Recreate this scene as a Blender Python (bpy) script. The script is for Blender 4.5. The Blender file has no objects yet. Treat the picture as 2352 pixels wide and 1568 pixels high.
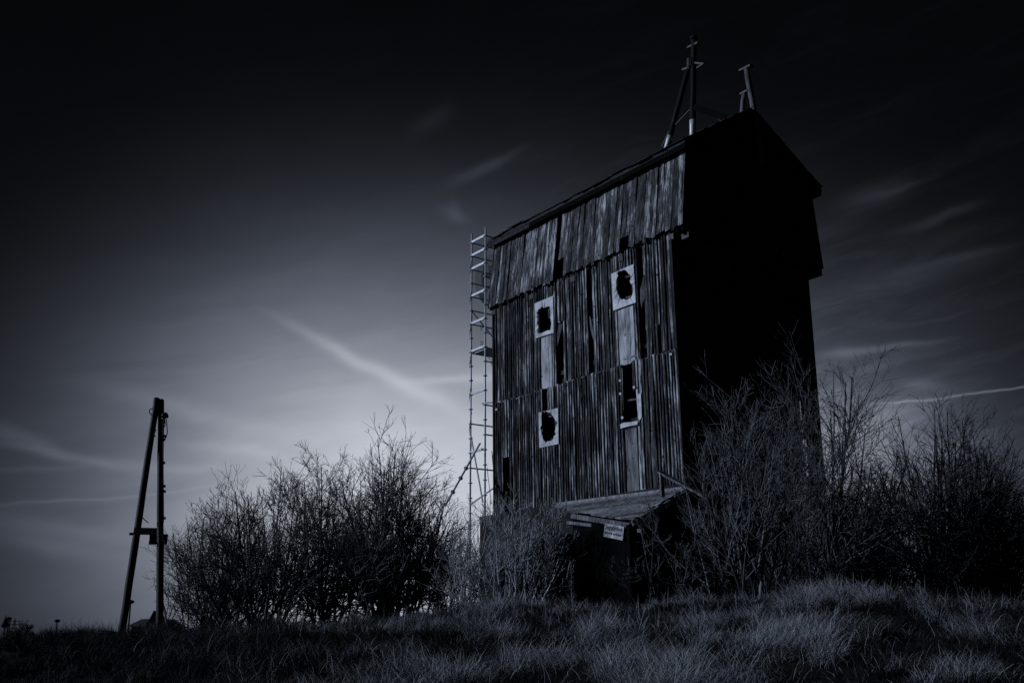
import bpy, math, random
import numpy as np
from mathutils import Vector, Matrix, noise as mnoise

# ------------------------------------------------------------------ camera, light, exposure
scn = bpy.context.scene
COL = scn.collection
random.seed(7)
R = math.radians
PW, PH, FPX = 2352.0, 1568.0, 2444.4          # photograph measured on a 2352 px wide copy
PITCH, ROLL, EYE = 0.2726, 0.0049, 1.6

cam_d = bpy.data.cameras.new("camera")
cam = bpy.data.objects.new("camera", cam_d)
COL.objects.link(cam)
cam_d.sensor_width = 36.0
cam_d.lens = FPX / PW * 36.0
cam_d.clip_start, cam_d.clip_end = 0.1, 6000
cam.matrix_world = (Matrix.Translation((0, 0, EYE)) @ Matrix.Rotation(R(90) + PITCH, 4, 'X')
                    @ Matrix.Rotation(-ROLL, 4, 'Z'))
scn.camera = cam
scn.view_settings.view_transform = 'Standard'
scn.view_settings.look = 'None'
scn.view_settings.exposure = 0.0
scn.view_settings.gamma = 1.0
scn.cycles.max_bounces = 5
scn.cycles.transparent_max_bounces = 12
scn.cycles.use_denoising = False

SUN_DIR = Vector((-0.93, -0.02, 0.36)).normalized()
SUN_EL = math.asin(SUN_DIR.z)
sun_d = bpy.data.lights.new("sun", 'SUN')
sun_d.energy = 2.3
sun_d.angle = R(0.5)
sun_d.color = (0.68, 0.78, 1.0)
sun = bpy.data.objects.new("sun", sun_d)
COL.objects.link(sun)
sun.rotation_euler = SUN_DIR.to_track_quat('Z', 'Y').to_euler()


def ray(px, py):
    """Unit direction in the world of a pixel of the photograph."""
    a, b = px - PW / 2, PH / 2 - py
    c, s = math.cos(-ROLL), math.sin(-ROLL)
    a, b = a * c - b * s, a * s + b * c
    cp, sp = math.cos(PITCH), math.sin(PITCH)
    return Vector((a, FPX * cp - b * sp, FPX * sp + b * cp)).normalized()


def at(px, py, Y):
    d = ray(px, py)
    return Vector((0, 0, EYE)) + d * (Y / d.y)


# ------------------------------------------------------------------ sky
world = bpy.data.worlds.new("World")
scn.world = world
world.use_nodes = True
wt = world.node_tree
for n in list(wt.nodes):
    wt.nodes.remove(n)


def wm(op, a, b=None, c=None):
    n = wt.nodes.new('ShaderNodeMath')
    n.operation = op
    for i, v in enumerate((a, b, c)):
        if v is None:
            continue
        if isinstance(v, (int, float)):
            n.inputs[i].default_value = v
        else:
            wt.links.new(v, n.inputs[i])
    return n.outputs[0]


tc = wt.nodes.new('ShaderNodeTexCoord')
sep = wt.nodes.new('ShaderNodeSeparateXYZ')
wt.links.new(tc.outputs['Generated'], sep.inputs[0])
sx, sy, sz = sep.outputs
AZ0 = wm('MULTIPLY', wm('ARCTAN2', sx, sy), 57.29578)
EL0 = wm('MULTIPLY', wm('ARCSINE', sz), 57.29578)


def wnoise(scale, detail, vec, dist=0.0, rough=0.55):
    n = wt.nodes.new('ShaderNodeTexNoise')
    n.inputs['Scale'].default_value = scale
    n.inputs['Detail'].default_value = detail
    n.inputs['Roughness'].default_value = rough
    n.inputs['Distortion'].default_value = dist
    wt.links.new(vec, n.inputs['Vector'])
    return n.outputs[0]


def wvec(a, b, c=0.0):
    n = wt.nodes.new('ShaderNodeCombineXYZ')
    for i, v in enumerate((a, b, c)):
        if isinstance(v, (int, float)):
            n.inputs[i].default_value = v
        else:
            wt.links.new(v, n.inputs[i])
    return n.outputs[0]


warp = wm('SUBTRACT', wnoise(0.16, 3, wvec(AZ0, EL0, 3.0)), 0.5)
EL = wm('ADD', EL0, wm('MULTIPLY', warp, 1.3))
AZ = AZ0


def azel(px, py):
    d = ray(px, py)
    return math.degrees(math.atan2(d.x, d.y)), math.degrees(math.asin(d.z))


GA, GE = -6.59, 6.56                                # middle of the glow, degrees of azimuth and elevation
dA = wm('SUBTRACT', AZ, GA)
dE = wm('MULTIPLY', wm('SUBTRACT', EL0, GE), 0.1030)
dAl = wm('MULTIPLY', wm('MINIMUM', dA, 0.0), 0.0850)
dAr = wm('MULTIPLY', wm('MAXIMUM', dA, 0.0), 0.0540)
r2 = wm('ADD', wm('ADD', wm('POWER', dAl, 2.0), wm('POWER', dAr, 2.0)), wm('POWER', dE, 2.0))
glow = wm('MULTIPLY', wm('POWER', 2.71828, wm('MULTIPLY', r2, -1.0)), 0.64)


def patch(px, py, ra, re, gain):
    """A brighter part of the cloud cover."""
    a_, e_1 = azel(px, py)
    u_ = wm('POWER', wm('DIVIDE', wm('SUBTRACT', AZ, a_), ra), 2.0)
    v_ = wm('POWER', wm('DIVIDE', wm('SUBTRACT', EL0, e_1), re), 2.0)
    return wm('MULTIPLY', wm('POWER', 2.71828, wm('MULTIPLY', wm('ADD', u_, v_), -1.0)), gain)


glow = wm('ADD', glow, patch(1960, 1050, 4.6, 3.0, 0.20))
glow = wm('ADD', glow, patch(2350, 1180, 7.0, 3.2, 0.035))
glow = wm('ADD', glow, 0.0024)
# long cirrus bands and a soft mottle
rot = R(12)
ca = wm('ADD', wm('MULTIPLY', AZ, math.cos(rot)), wm('MULTIPLY', EL, math.sin(rot)))
cb = wm('SUBTRACT', wm('MULTIPLY', EL, math.cos(rot)), wm('MULTIPLY', AZ, math.sin(rot)))
cir = wnoise(1.0, 5, wvec(wm('MULTIPLY', ca, 0.045), wm('MULTIPLY', cb, 0.33), 0.0), 0.6)
mot = wnoise(0.10, 4, wvec(AZ, wm('MULTIPLY', EL, 1.7), 9.0), 0.3)
cir2 = wnoise(1.0, 6, wvec(wm('MULTIPLY', ca, 0.10), wm('MULTIPLY', cb, 0.62), 5.0), 1.2, 0.6)
wisp = wm('MULTIPLY', wm('MAXIMUM', wm('SUBTRACT', cir2, 0.50), 0.0), 2.6)
wisp = wm('MULTIPLY', wisp, wm('ADD', 0.10, wm('MULTIPLY', wm('MINIMUM', wm('MAXIMUM', wm('MULTIPLY', wm('ADD', AZ, 2.0), 0.10), 0.0), 1.0), 0.75)))
fac = wm('ADD', wm('ADD', wm('MULTIPLY', wm('SUBTRACT', cir, 0.5), 0.40), wm('MULTIPLY', wm('SUBTRACT', mot, 0.5), 0.40)), wisp)
lum = wm('MULTIPLY', glow, wm('ADD', 1.0, fac))


def streak(x0, y0, x1, y1, w0, w1, gain, soft=0.25):
    """One vapour trail or cloud wisp between two directions of the sky; widths in degrees."""
    a0, e0 = azel(x0, y0)
    a1, e1 = azel(x1, y1)
    L = math.hypot(a1 - a0, e1 - e0)
    ux, uy = (a1 - a0) / L, (e1 - e0) / L
    da, de = wm('SUBTRACT', AZ, a0), wm('SUBTRACT', EL, e0)
    t = wm('DIVIDE', wm('ADD', wm('MULTIPLY', da, ux), wm('MULTIPLY', de, uy)), L)
    q = wm('SUBTRACT', wm('MULTIPLY', de, ux), wm('MULTIPLY', da, uy))
    wd = wm('ADD', w0, wm('MULTIPLY', t, w1 - w0))
    g = wm('POWER', 2.71828, wm('MULTIPLY', wm('POWER', wm('ABSOLUTE', wm('DIVIDE', q, wm('MAXIMUM', wd, 0.02))), 2.0), -1.0))
    n = wt.nodes.new('ShaderNodeMapRange')
    n.interpolation_type = 'SMOOTHSTEP'
    wt.links.new(t, n.inputs[0])
    n.inputs[1].default_value, n.inputs[2].default_value = -soft * 0.3, soft
    m = wt.nodes.new('ShaderNodeMapRange')
    m.interpolation_type = 'SMOOTHSTEP'
    wt.links.new(t, m.inputs[0])
    m.inputs[1].default_value, m.inputs[2].default_value = 1 + soft * 0.3, 1 - soft
    return wm('MULTIPLY', wm('MULTIPLY', g, gain * (1.5 if x0 < 500 else 1.25)), wm('MULTIPLY', n.outputs[0], m.outputs[0]))


STREAKS = [
    (620, 718, 1130, 975, .30, .52, .105, .45), (900, 872, 1200, 868, .22, .25, .07, .4),
    (160, 865, 760, 1020, .5, .5, .030, .5), (-60, 965, 170, 1045, .5, .35, .022, .4),
    (120, 1040, 600, 1085, .28, .2, .022, .4), (-100, 1166, 560, 1112, .08, .10, .020, .4),
    (-60, 1090, 260, 1058, .16, .16, .012, .4), (-100, 1172, 360, 1250, .55, .4, .022, .5),
    (1980, 938, 2500, 864, .065, .05, .080, .2), (1850, 826, 2180, 778, .28, .14, .050, .5),
    (2060, 884, 2190, 888, .35, .3, .030, .5), (1880, 832, 2000, 805, .5, .3, .022, .5),
    (1010, 430, 1210, 345, .35, .22, .018, .5), (1000, 470, 1085, 515, .42, .36, .022, .6), (1035, 440, 1060, 520, .3, .3, .010, .6),
    (930, 318, 1050, 245, .35, .5, .006, .5), (2040, 535, 2270, 466, .35, .2, .012, .5),
    (1900, 480, 2110, 415, .5, .5, .011, .5), (2000, 640, 2352, 560, .30, .2, .010, .5), (1960, 470, 2160, 400, .18, .12, .008, .5), (1880, 690, 2330, 580, .8, .5, .010, .5),
    (-40, 1010, 330, 1075, .25, .2, .02, .4), (380, 1000, 700, 1060, .35, .3, .03, .5), (-60, 1215, 300, 1290, .5, .4, .02, .5),
    (1180, 960, 1400, 1020, .5, .5, .04, .5),
]
for s_ in STREAKS:
    lum = wm('ADD', lum, streak(*s_))
# below the horizon and behind the camera there is little light
lum = wm('MAXIMUM', lum, 0.0015)
gr = wt.nodes.new('ShaderNodeMapRange')
gr.interpolation_type = 'SMOOTHSTEP'
wt.links.new(EL0, gr.inputs[0])
gr.inputs[1].default_value, gr.inputs[2].default_value = -3.0, 0.0
gr.inputs[3].default_value, gr.inputs[4].default_value = 0.1, 1.0
lum = wm('MULTIPLY', lum, gr.outputs[0])
ramp = wt.nodes.new('ShaderNodeValToRGB')
wt.links.new(wm('POWER', wm('MULTIPLY', lum, 2.0), 0.5), ramp.inputs[0])
cr = ramp.color_ramp
cr.elements[0].position, cr.elements[0].color = 0.05, (0.70, 0.80, 1.0, 1)
cr.elements[1].position, cr.elements[1].color = 0.95, (0.83, 0.88, 1.0, 1)
e_ = cr.elements.new(0.40)
e_.color = (0.66, 0.75, 1.0, 1)
mixc = wt.nodes.new('ShaderNodeVectorMath')
mixc.operation = 'SCALE'
wt.links.new(ramp.outputs[0], mixc.inputs[0])
wt.links.new(wm('MULTIPLY', lum, 10.0), mixc.inputs['Scale'])
nish = wt.nodes.new('ShaderNodeTexSky')
nish.sky_type = 'NISHITA'
nish.sun_disc = False
nish.sun_elevation = SUN_EL
nish.sun_rotation = math.atan2(SUN_DIR.x, SUN_DIR.y)
nsc = wt.nodes.new('ShaderNodeVectorMath')
nsc.operation = 'SCALE'
wt.links.new(nish.outputs[0], nsc.inputs[0])
nsc.inputs['Scale'].default_value = 0.001
addc = wt.nodes.new('ShaderNodeVectorMath')
addc.operation = 'ADD'
wt.links.new(mixc.outputs[0], addc.inputs[0])
wt.links.new(nsc.outputs[0], addc.inputs[1])
bg = wt.nodes.new('ShaderNodeBackground')
bg.inputs['Strength'].default_value = 0.10
wt.links.new(addc.outputs[0], bg.inputs[0])
wo = wt.nodes.new('ShaderNodeOutputWorld')
wt.links.new(bg.outputs[0], wo.inputs[0])


# ------------------------------------------------------------------ helpers
def tag(o, label=None, cat=None, group=None, kind=None):
    for k, v in (('label', label), ('category', cat), ('group', group), ('kind', kind)):
        if v:
            o[k] = v
    return o


def thing(name, label, cat, loc=(0, 0, 0), group=None):
    o = bpy.data.objects.new(name, None)
    o.empty_display_size = 0.2
    COL.objects.link(o)
    o.location = loc
    return tag(o, label, cat, group)


def link_mesh(name, verts, faces, mat, parent=None, tone=None, smooth=False):
    me = bpy.data.meshes.new(name)
    me.from_pydata([tuple(v) for v in verts], [], faces)
    me.update()
    if tone is not None:
        at_ = me.attributes.new('tone', 'FLOAT', 'POINT')
        at_.data.foreach_set('value', np.asarray(tone, np.float32))
    if smooth:
        me.polygons.foreach_set('use_smooth', [True] * len(me.polygons))
    me.materials.append(mat)
    o = bpy.data.objects.new(name, me)
    COL.objects.link(o)
    if parent is not None:
        o.parent = parent
        inv = Matrix.Identity(4)
        p, chain = parent, []
        while p is not None:
            chain.append(p)
            p = p.parent
        loc = Vector((0, 0, 0))
        for p in chain:
            loc += Vector(p.location)
        me.transform(Matrix.Translation(-loc))
    return o


class MB:
    """Collects shapes for one mesh; every shape carries one tone value."""
    def __init__(self):
        self.v, self.f, self.t, self.starts = [], [], [], []

    def add(self, vs, fs, tone=0.5):
        b = len(self.v)
        self.starts.append(b)
        self.v += [tuple(x) for x in vs]
        self.f += [tuple(i + b for i in f) for f in fs]
        self.t += [tone] * len(vs)

    def hexa(self, p, tone=0.5):
        """p: four bottom corners in a ring, then four top corners."""
        self.add(p, [(3, 2, 1, 0), (4, 5, 6, 7), (0, 1, 5, 4), (1, 2, 6, 5), (2, 3, 7, 6), (3, 0, 4, 7)], tone)

    def beam(self, p0, p1, w, h, up=Vector((0, 0, 1)), tone=0.5):
        p0, p1 = Vector(p0), Vector(p1)
        d = (p1 - p0).normalized()
        s = d.cross(up)
        if s.length < 1e-4:
            s = d.cross(Vector((0, 1, 0)))
        s.normalize()
        u = s.cross(d).normalized()
        s, u = s * (w / 2), u * (h / 2)
        self.hexa([p0 - s - u, p0 + s - u, p0 + s + u, p0 - s + u, p1 - s - u, p1 + s - u, p1 + s + u, p1 - s + u], tone)

    def box(self, c, sx_, sy_, sz_, tone=0.5):
        x, y, z = c
        a, b, e = sx_ / 2, sy_ / 2, sz_ / 2
        self.hexa([(x - a, y - b, z - e), (x + a, y - b, z - e), (x + a, y + b, z - e), (x - a, y + b, z - e),
                   (x - a, y - b, z + e), (x + a, y - b, z + e), (x + a, y + b, z + e), (x - a, y + b, z + e)], tone)

    def tube(self, pts, rad, n=8, tone=0.5, caps=True):
        pts = [Vector(p) for p in pts]
        if not isinstance(rad, (list, tuple)):
            rad = [rad] * len(pts)
        vs, fs = [], []
        ref = None
        for i, p in enumerate(pts):
            d = (pts[min(i + 1, len(pts) - 1)] - pts[max(i - 1, 0)]).normalized()
            if ref is None:
                ref = d.orthogonal().normalized()
            ref = (ref - d * ref.dot(d)).normalized()
            b = d.cross(ref)
            for k in range(n):
                a = 2 * math.pi * k / n
                vs.append(p + (ref * math.cos(a) + b * math.sin(a)) * rad[i])
        for i in range(len(pts) - 1):
            for k in range(n):
                k2 = (k + 1) % n
                fs.append((i * n + k, i * n + k2, (i + 1) * n + k2, (i + 1) * n + k))
        if caps:
            fs.append(tuple(range(n - 1, -1, -1)))
            fs.append(tuple((len(pts) - 1) * n + k for k in range(n)))
        self.add(vs, fs, tone)

    def slab(self, poly, off, tone=0.5):
        """A flat polygon pushed along off to give it thickness."""
        n = len(poly)
        vs = [Vector(p) for p in poly] + [Vector(p) + Vector(off) for p in poly]
        fs = [tuple(range(n - 1, -1, -1)), tuple(range(n, 2 * n))]
        fs += [(i, (i + 1) % n, n + (i + 1) % n, n + i) for i in range(n)]
        self.add(vs, fs, tone)

    def ring(self, outer, inner, off, tone=0.5):
        """A flat sheet with a hole; outer and inner have as many points as each other."""
        n = len(outer)
        off = Vector(off)
        vs = [Vector(p) for p in outer] + [Vector(p) for p in inner]
        vs += [v + off for v in vs]
        fs = []
        for i in range(n):
            j = (i + 1) % n
            fs += [(i, n + i, n + j, j), (2 * n + i, 2 * n + j, 3 * n + j, 3 * n + i),
                   (i, j, 2 * n + j, 2 * n + i), (n + i, 3 * n + i, 3 * n + j, n + j)]
        self.add(vs, fs, tone)

    def build_each(self, name, mat, parent=None, smooth=False):
        """One object per shape added, all with the same name stem."""
        out = []
        ends = self.starts[1:] + [len(self.v)]
        for b, e in zip(self.starts, ends):
            fs = [tuple(i - b for i in f) for f in self.f if b <= f[0] < e]
            out.append(link_mesh(name, self.v[b:e], fs, mat, parent, self.t[b:e], smooth))
        return out

    def build(self, name, mat, parent=None, smooth=False):
        return link_mesh(name, self.v, self.f, mat, parent, self.t, smooth)


# ------------------------------------------------------------------ materials
def new_mat(name):
    m = bpy.data.materials.new(name)
    m.use_nodes = True
    nt = m.node_tree
    b = nt.nodes['Principled BSDF']
    b.inputs['Specular IOR Level'].default_value = 0.25
    return m, nt, b


def wood_mat(name, dark, mid, light, grain=26.0, streaky=1.0, rough=0.85, bump=0.35, p=(0.34, 0.55, 0.74)):
    m, nt, b = new_mat(name)
    N, L = nt.nodes.new, nt.links.new
    tcn = N('ShaderNodeTexCoord')
    mp = N('ShaderNodeMapping')
    mp.inputs['Scale'].default_value = (grain, grain, 2.2)
    L(tcn.outputs['Object'], mp.inputs[0])
    att = N('ShaderNodeAttribute')
    att.attribute_name = 'tone'
    ofs = N('ShaderNodeMath')
    ofs.operation = 'MULTIPLY'
    L(att.outputs['Fac'], ofs.inputs[0])
    ofs.inputs[1].default_value = 37.0
    n1 = N('ShaderNodeTexNoise')
    n1.noise_dimensions = '4D'
    L(mp.outputs[0], n1.inputs['Vector'])
    L(ofs.outputs[0], n1.inputs['W'])
    n1.inputs['Scale'].default_value = 1.0
    n1.inputs['Detail'].default_value = 5
    n1.inputs['Roughness'].default_value = 0.62
    n1.inputs['Distortion'].default_value = 0.5
    mp2 = N('ShaderNodeMapping')
    mp2.inputs['Scale'].default_value = (5.0, 5.0, 1.6)
    L(tcn.outputs['Object'], mp2.inputs[0])
    n2 = N('ShaderNodeTexNoise')
    n2.noise_dimensions = '4D'
    L(mp2.outputs[0], n2.inputs['Vector'])
    L(ofs.outputs[0], n2.inputs['W'])
    n2.inputs['Scale'].default_value = 1.0
    n2.inputs['Detail'].default_value = 4
    mx = N('ShaderNodeMath')
    mx.operation = 'MULTIPLY_ADD'
    L(n2.outputs[0], mx.inputs[0])
    mx.inputs[1].default_value = 0.6 * streaky
    L(n1.outputs[0], mx.inputs[2])
    sb = N('ShaderNodeMath')
    sb.operation = 'MULTIPLY_ADD'
    L(att.outputs['Fac'], sb.inputs[0])
    sb.inputs[1].default_value = 0.30
    sb.inputs[2].default_value = -0.15 - 0.3 * streaky
    n3 = N('ShaderNodeTexNoise')                      # broad weathering across many boards
    n3.inputs['Scale'].default_value = 0.9
    n3.inputs['Detail'].default_value = 3
    L(tcn.outputs['Object'], n3.inputs['Vector'])
    w3 = N('ShaderNodeMath')
    w3.operation = 'MULTIPLY_ADD'
    L(n3.outputs[0], w3.inputs[0])
    w3.inputs[1].default_value = 0.45
    w3.inputs[2].default_value = -0.225
    vk = N('ShaderNodeTexVoronoi')                    # knots and nail stains
    vk.inputs['Scale'].default_value = 3.2
    L(tcn.outputs['Object'], vk.inputs['Vector'])
    mk = N('ShaderNodeMapRange')
    L(vk.outputs['Distance'], mk.inputs[0])
    mk.inputs[1].default_value, mk.inputs[2].default_value = 0.05, 0.16
    mk.inputs[3].default_value, mk.inputs[4].default_value = -0.30, 0.0
    wk = N('ShaderNodeMath')
    L(w3.outputs[0], wk.inputs[0])
    L(mk.outputs[0], wk.inputs[1])
    a0_ = N('ShaderNodeMath')
    L(mx.outputs[0], a0_.inputs[0])
    L(wk.outputs[0], a0_.inputs[1])
    ad = N('ShaderNodeMath')
    L(a0_.outputs[0], ad.inputs[0])
    L(sb.outputs[0], ad.inputs[1])
    rp = N('ShaderNodeValToRGB')
    c = rp.color_ramp
    c.elements[0].position, c.elements[0].color = p[0], (*dark, 1)
    c.elements[1].position, c.elements[1].color = p[2], (*light, 1)
    e = c.elements.new(p[1])
    e.color = (*mid, 1)
    L(ad.outputs[0], rp.inputs[0])
    L(rp.outputs[0], b.inputs['Base Color'])
    b.inputs['Roughness'].default_value = rough
    bp = N('ShaderNodeBump')
    bp.inputs['Strength'].default_value = bump
    bp.inputs['Distance'].default_value = 0.02
    L(ad.outputs[0], bp.inputs['Height'])
    L(bp.outputs[0], b.inputs['Normal'])
    return m


def plain_mat(name, c0, c1, scale=4.0, rough=0.7, metal=0.0, bump=0.15, tone=0.0, detail=5):
    """Two colours mottled by noise; tone makes pieces of one mesh differ a little."""
    m, nt, b = new_mat(name)
    N, L = nt.nodes.new, nt.links.new
    tcn = N('ShaderNodeTexCoord')
    n1 = N('ShaderNodeTexNoise')
    n1.inputs['Scale'].default_value = scale
    n1.inputs['Detail'].default_value = detail
    n1.inputs['Roughness'].default_value = 0.65
    L(tcn.outputs['Object'], n1.inputs['Vector'])
    src = n1.outputs[0]
    if tone:
        att = N('ShaderNodeAttribute')
        att.attribute_name = 'tone'
        ma = N('ShaderNodeMath')
        ma.operation = 'MULTIPLY_ADD'
        L(att.outputs['Fac'], ma.inputs[0])
        ma.inputs[1].default_value = tone
        m2 = N('ShaderNodeMath')
        m2.operation = 'SUBTRACT'
        L(src, m2.inputs[0])
        m2.inputs[1].default_value = tone / 2
        L(m2.outputs[0], ma.inputs[2])
        src = ma.outputs[0]
    rp = N('ShaderNodeValToRGB')
    c = rp.color_ramp
    c.elements[0].position, c.elements[0].color = 0.32, (*c0, 1)
    c.elements[1].position, c.elements[1].color = 0.70, (*c1, 1)
    L(src, rp.inputs[0])
    L(rp.outputs[0], b.inputs['Base Color'])
    b.inputs['Roughness'].default_value = rough
    b.inputs['Metallic'].default_value = metal
    if bump:
        bp = N('ShaderNodeBump')
        bp.inputs['Strength'].default_value = bump
        bp.inputs['Distance'].default_value = 0.03
        L(src, bp.inputs['Height'])
        L(bp.outputs[0], b.inputs['Normal'])
    return m


g = lambda v: (v * 0.93, v * 0.97, v * 1.04)
M_BOARD = wood_mat("weathered_boards", g(.006), g(.08), g(.62), grain=20, bump=.5, p=(.34, .56, .80))
M_UPPER = wood_mat("upper_boards", g(.006), g(.08), g(.62), grain=24, streaky=1.3, bump=.5, p=(.34, .57, .86))
M_PALE = wood_mat("pale_boards", g(.07), g(.30), g(.58), grain=16, bump=0.2, p=(.30, .50, .75))
M_TAR_SHADE = wood_mat("tarred_shaded_boards", g(.002), g(.004), g(.03), grain=20, p=(.45, .78, 1.10))  # near-black: tar plus the shrubs' shade on the porch, put into the colour
M_TAR_SHADE.node_tree.nodes['Principled BSDF'].inputs['Specular IOR Level'].default_value = 0.04
M_GABLE = wood_mat("shaded_gable", g(.005), g(.022), g(.10), grain=20, bump=.4, p=(.36, .62, .95))  # darker copy of the boards; the end's shade is put into its colour
M_BEAM = wood_mat("old_timber", g(.012), g(.045), g(.16), grain=20)
M_SILVER = wood_mat("silvered_wood", g(.04), g(.16), g(.38), grain=18, p=(.32, .55, .85))
M_POST = wood_mat("pole_wood", g(.008), g(.020), g(.07), grain=22, rough=0.6)
M_SHEET = plain_mat("white_sheet", g(.34), g(.74), 3.2, 0.5, bump=0.25)
M_ROOF = plain_mat("roof_felt", g(.010), g(.045), 6, 0.8, bump=0.4, tone=.4)
M_BLACK = plain_mat("dark_added_backing_and_deck", g(.008), g(.018), 3, 0.9)
M_MAST = wood_mat("tarred_mast", g(.004), g(.012), g(.45), grain=7, streaky=1.6, p=(.45, .72, .86))
M_STONE = plain_mat("plinth_render", g(.003), g(.022), 1.6, 0.9, bump=0.5)
M_STEEL = plain_mat("pale_sunlit_foot", g(.42), g(.66), 9, 0.45, metal=0.2, bump=0.05)
M_DARKMETAL = plain_mat("dark_metal", g(.006), g(.022), 9, 0.5, metal=0.4, bump=0.1)
M_CABLE = plain_mat("cable_rubber", g(.01), g(.02), 9, 0.5, bump=0)
M_INK = plain_mat("black_ink", g(.008), g(.014), 9, 0.6, bump=0)
M_SIGN = plain_mat("sign_enamel", g(.26), g(.58), 7, 0.35, bump=0.05)
M_SOIL = plain_mat("bank_soil", g(.005), g(.018), 1.8, 0.95, bump=0.6)
M_BARK_DARK = plain_mat("dark_bark", g(.03), g(.15), 3, 0.8, bump=0, tone=.5)
M_BARK_MID = plain_mat("grey_bark", g(.025), g(.20), 3, 0.8, bump=0, tone=.5)
M_BARK_PALE = plain_mat("pale_bark", g(.10), g(.56), 3, 0.75, bump=0, tone=.5)
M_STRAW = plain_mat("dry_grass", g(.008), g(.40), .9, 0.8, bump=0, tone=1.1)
M_FAR = plain_mat("far_roofs", g(.02), g(.05), 1, 0.9, bump=0, tone=.3)

# ------------------------------------------------------------------ ground
rng = np.random.default_rng(11)


def lattice(seed):
    return np.random.default_rng(seed).random((256, 256))


_LAT = {}


def vnoise(x, y, sc, seed):
    if seed not in _LAT:
        _LAT[seed] = lattice(seed)
    T = _LAT[seed]
    x, y = np.asarray(x) / sc + 1000.0, np.asarray(y) / sc + 1000.0
    xi, yi = np.floor(x).astype(int), np.floor(y).astype(int)
    fx, fy = x - xi, y - yi
    fx, fy = fx * fx * (3 - 2 * fx), fy * fy * (3 - 2 * fy)
    a, b = T[xi % 256, yi % 256], T[(xi + 1) % 256, yi % 256]
    c, d = T[xi % 256, (yi + 1) % 256], T[(xi + 1) % 256, (yi + 1) % 256]
    return (a * (1 - fx) + b * fx) * (1 - fy) + (c * (1 - fx) + d * fx) * fy


CX = np.array([-60, -25, -10, -7.2, -4.7, -2.7, -.6, 1.4, 3.5, 5.9, 7.6, 9.6, 14, 60])
CZ = np.array([0.4, 0.7, 1.24, 1.61, 1.64, 1.75, 1.88, 2.01, 2.14, 2.15, 2.12, 1.96, 1.9, 1.8])
SY = np.array([-50, 2.5, 6, 8, 10, 12, 14, 16, 18, 20, 24, 44, 70, 110, 5000])
SZ = np.array([0, 0, .16, .33, .52, .66, .79, .89, .96, 1.0, 1.02, 1.0, .45, .1, 0.0])


def ground(x, y):
    x, y = np.asarray(x, float), np.asarray(y, float)
    xe = np.where(y > 20, x * 20 / np.maximum(y, 20), x)
    z = np.interp(xe, CX, CZ) * np.interp(y, SY, SZ)
    k = np.clip((y - 5) / 4, 0, 1) * np.clip((60 - y) / 20, 0, 1)
    z = z + k * ((vnoise(x, y, 2.3, 1) - .5) * .30 + (vnoise(x, y, 1.0, 2) - .5) * .34 + (vnoise(x, y, .42, 3) - .5) * .12)
    return z


gx = np.concatenate([[-3000, -1200, -500, -250, -130, -80, -50, -35, -26], np.arange(-20, 20.01, .22), [26, 35, 50, 80, 130, 250, 500, 1200, 3000]])
gy = np.concatenate([[-600, -200, -60, -20, -6, 0, 3, 5], np.arange(6.5, 24, .2), np.arange(24, 46, .7), [50, 56, 64, 74, 90, 115, 150, 220, 350, 600, 1200, 2400, 4000]])
GX, GY = np.meshgrid(gx, gy)
GZ = ground(GX, GY)
nx, ny = len(gx), len(gy)
gv = np.stack([GX.ravel(), GY.ravel(), GZ.ravel()], -1)
ii, jj = np.meshgrid(np.arange(ny - 1), np.arange(nx - 1), indexing='ij')
q0 = (ii * nx + jj).ravel()
gq = np.stack([q0, q0 + 1, q0 + nx + 1, q0 + nx], -1)


def fast_mesh(name, verts, quads, mat, parent=None, tone=None, tris=None, smooth=False):
    """numpy arrays straight into one mesh object."""
    me = bpy.data.meshes.new(name)
    verts = np.asarray(verts, np.float32)
    if parent is not None:
        verts = verts - np.array(parent.location, np.float32)
    me.vertices.add(len(verts))
    me.vertices.foreach_set('co', verts.ravel())
    nq, ntr = len(quads), 0 if tris is None else len(tris)
    loops = np.asarray(quads, np.int32).ravel()
    starts = np.arange(nq, dtype=np.int32) * 4
    if ntr:
        loops = np.concatenate([loops, np.asarray(tris, np.int32).ravel()])
        starts = np.concatenate([starts, nq * 4 + np.arange(ntr, dtype=np.int32) * 3])
    me.loops.add(len(loops))
    me.loops.foreach_set('vertex_index', loops)
    me.polygons.add(nq + ntr)
    me.polygons.foreach_set('loop_start', starts)
    if smooth:
        me.polygons.foreach_set('use_smooth', np.ones(nq + ntr, bool))
    me.update(calc_edges=True)
    if tone is not None:
        a = me.attributes.new('tone', 'FLOAT', 'POINT')
        a.data.foreach_set('value', np.asarray(tone, np.float32))
    me.materials.append(mat)
    o = bpy.data.objects.new(name, me)
    COL.objects.link(o)
    if parent is not None:
        o.parent = parent
    return o


tag(fast_mesh('ground', gv, gq, M_SOIL, smooth=True), kind='structure', label='dark grassy bank rising to the plateau the tower stands on')

# ------------------------------------------------------------------ the timber tower
TH = -0.6249
U = Vector((math.sin(TH), math.cos(TH), 0))       # along the long side, away from the camera
V = Vector((math.cos(TH), -math.sin(TH), 0))      # across, away from the lit side
OC = Vector((6.6375, 29.0, 0))


def X(u, v, z):
    return OC + U * u + V * v + Vector((0, 0, z))


ZR, ZT, ZB, ZLT, ZM, ZP = 16.512, 14.836, 12.386, 12.10, 9.048, 5.55
WT, WB, WLT, WLB = 2.649, 2.935, 2.80, 2.75
UN, UF = -0.577, 8.546                              # upper storey ends
LN, LF = -0.06, 8.41                                # lower body ends
GB = 2.15                                           # ground level at the tower


def hit(px, py, p, n):
    d = ray(px, py)
    o = Vector((0, 0, EYE))
    return o + d * ((Vector(p) - o).dot(n) / d.dot(n))


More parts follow.
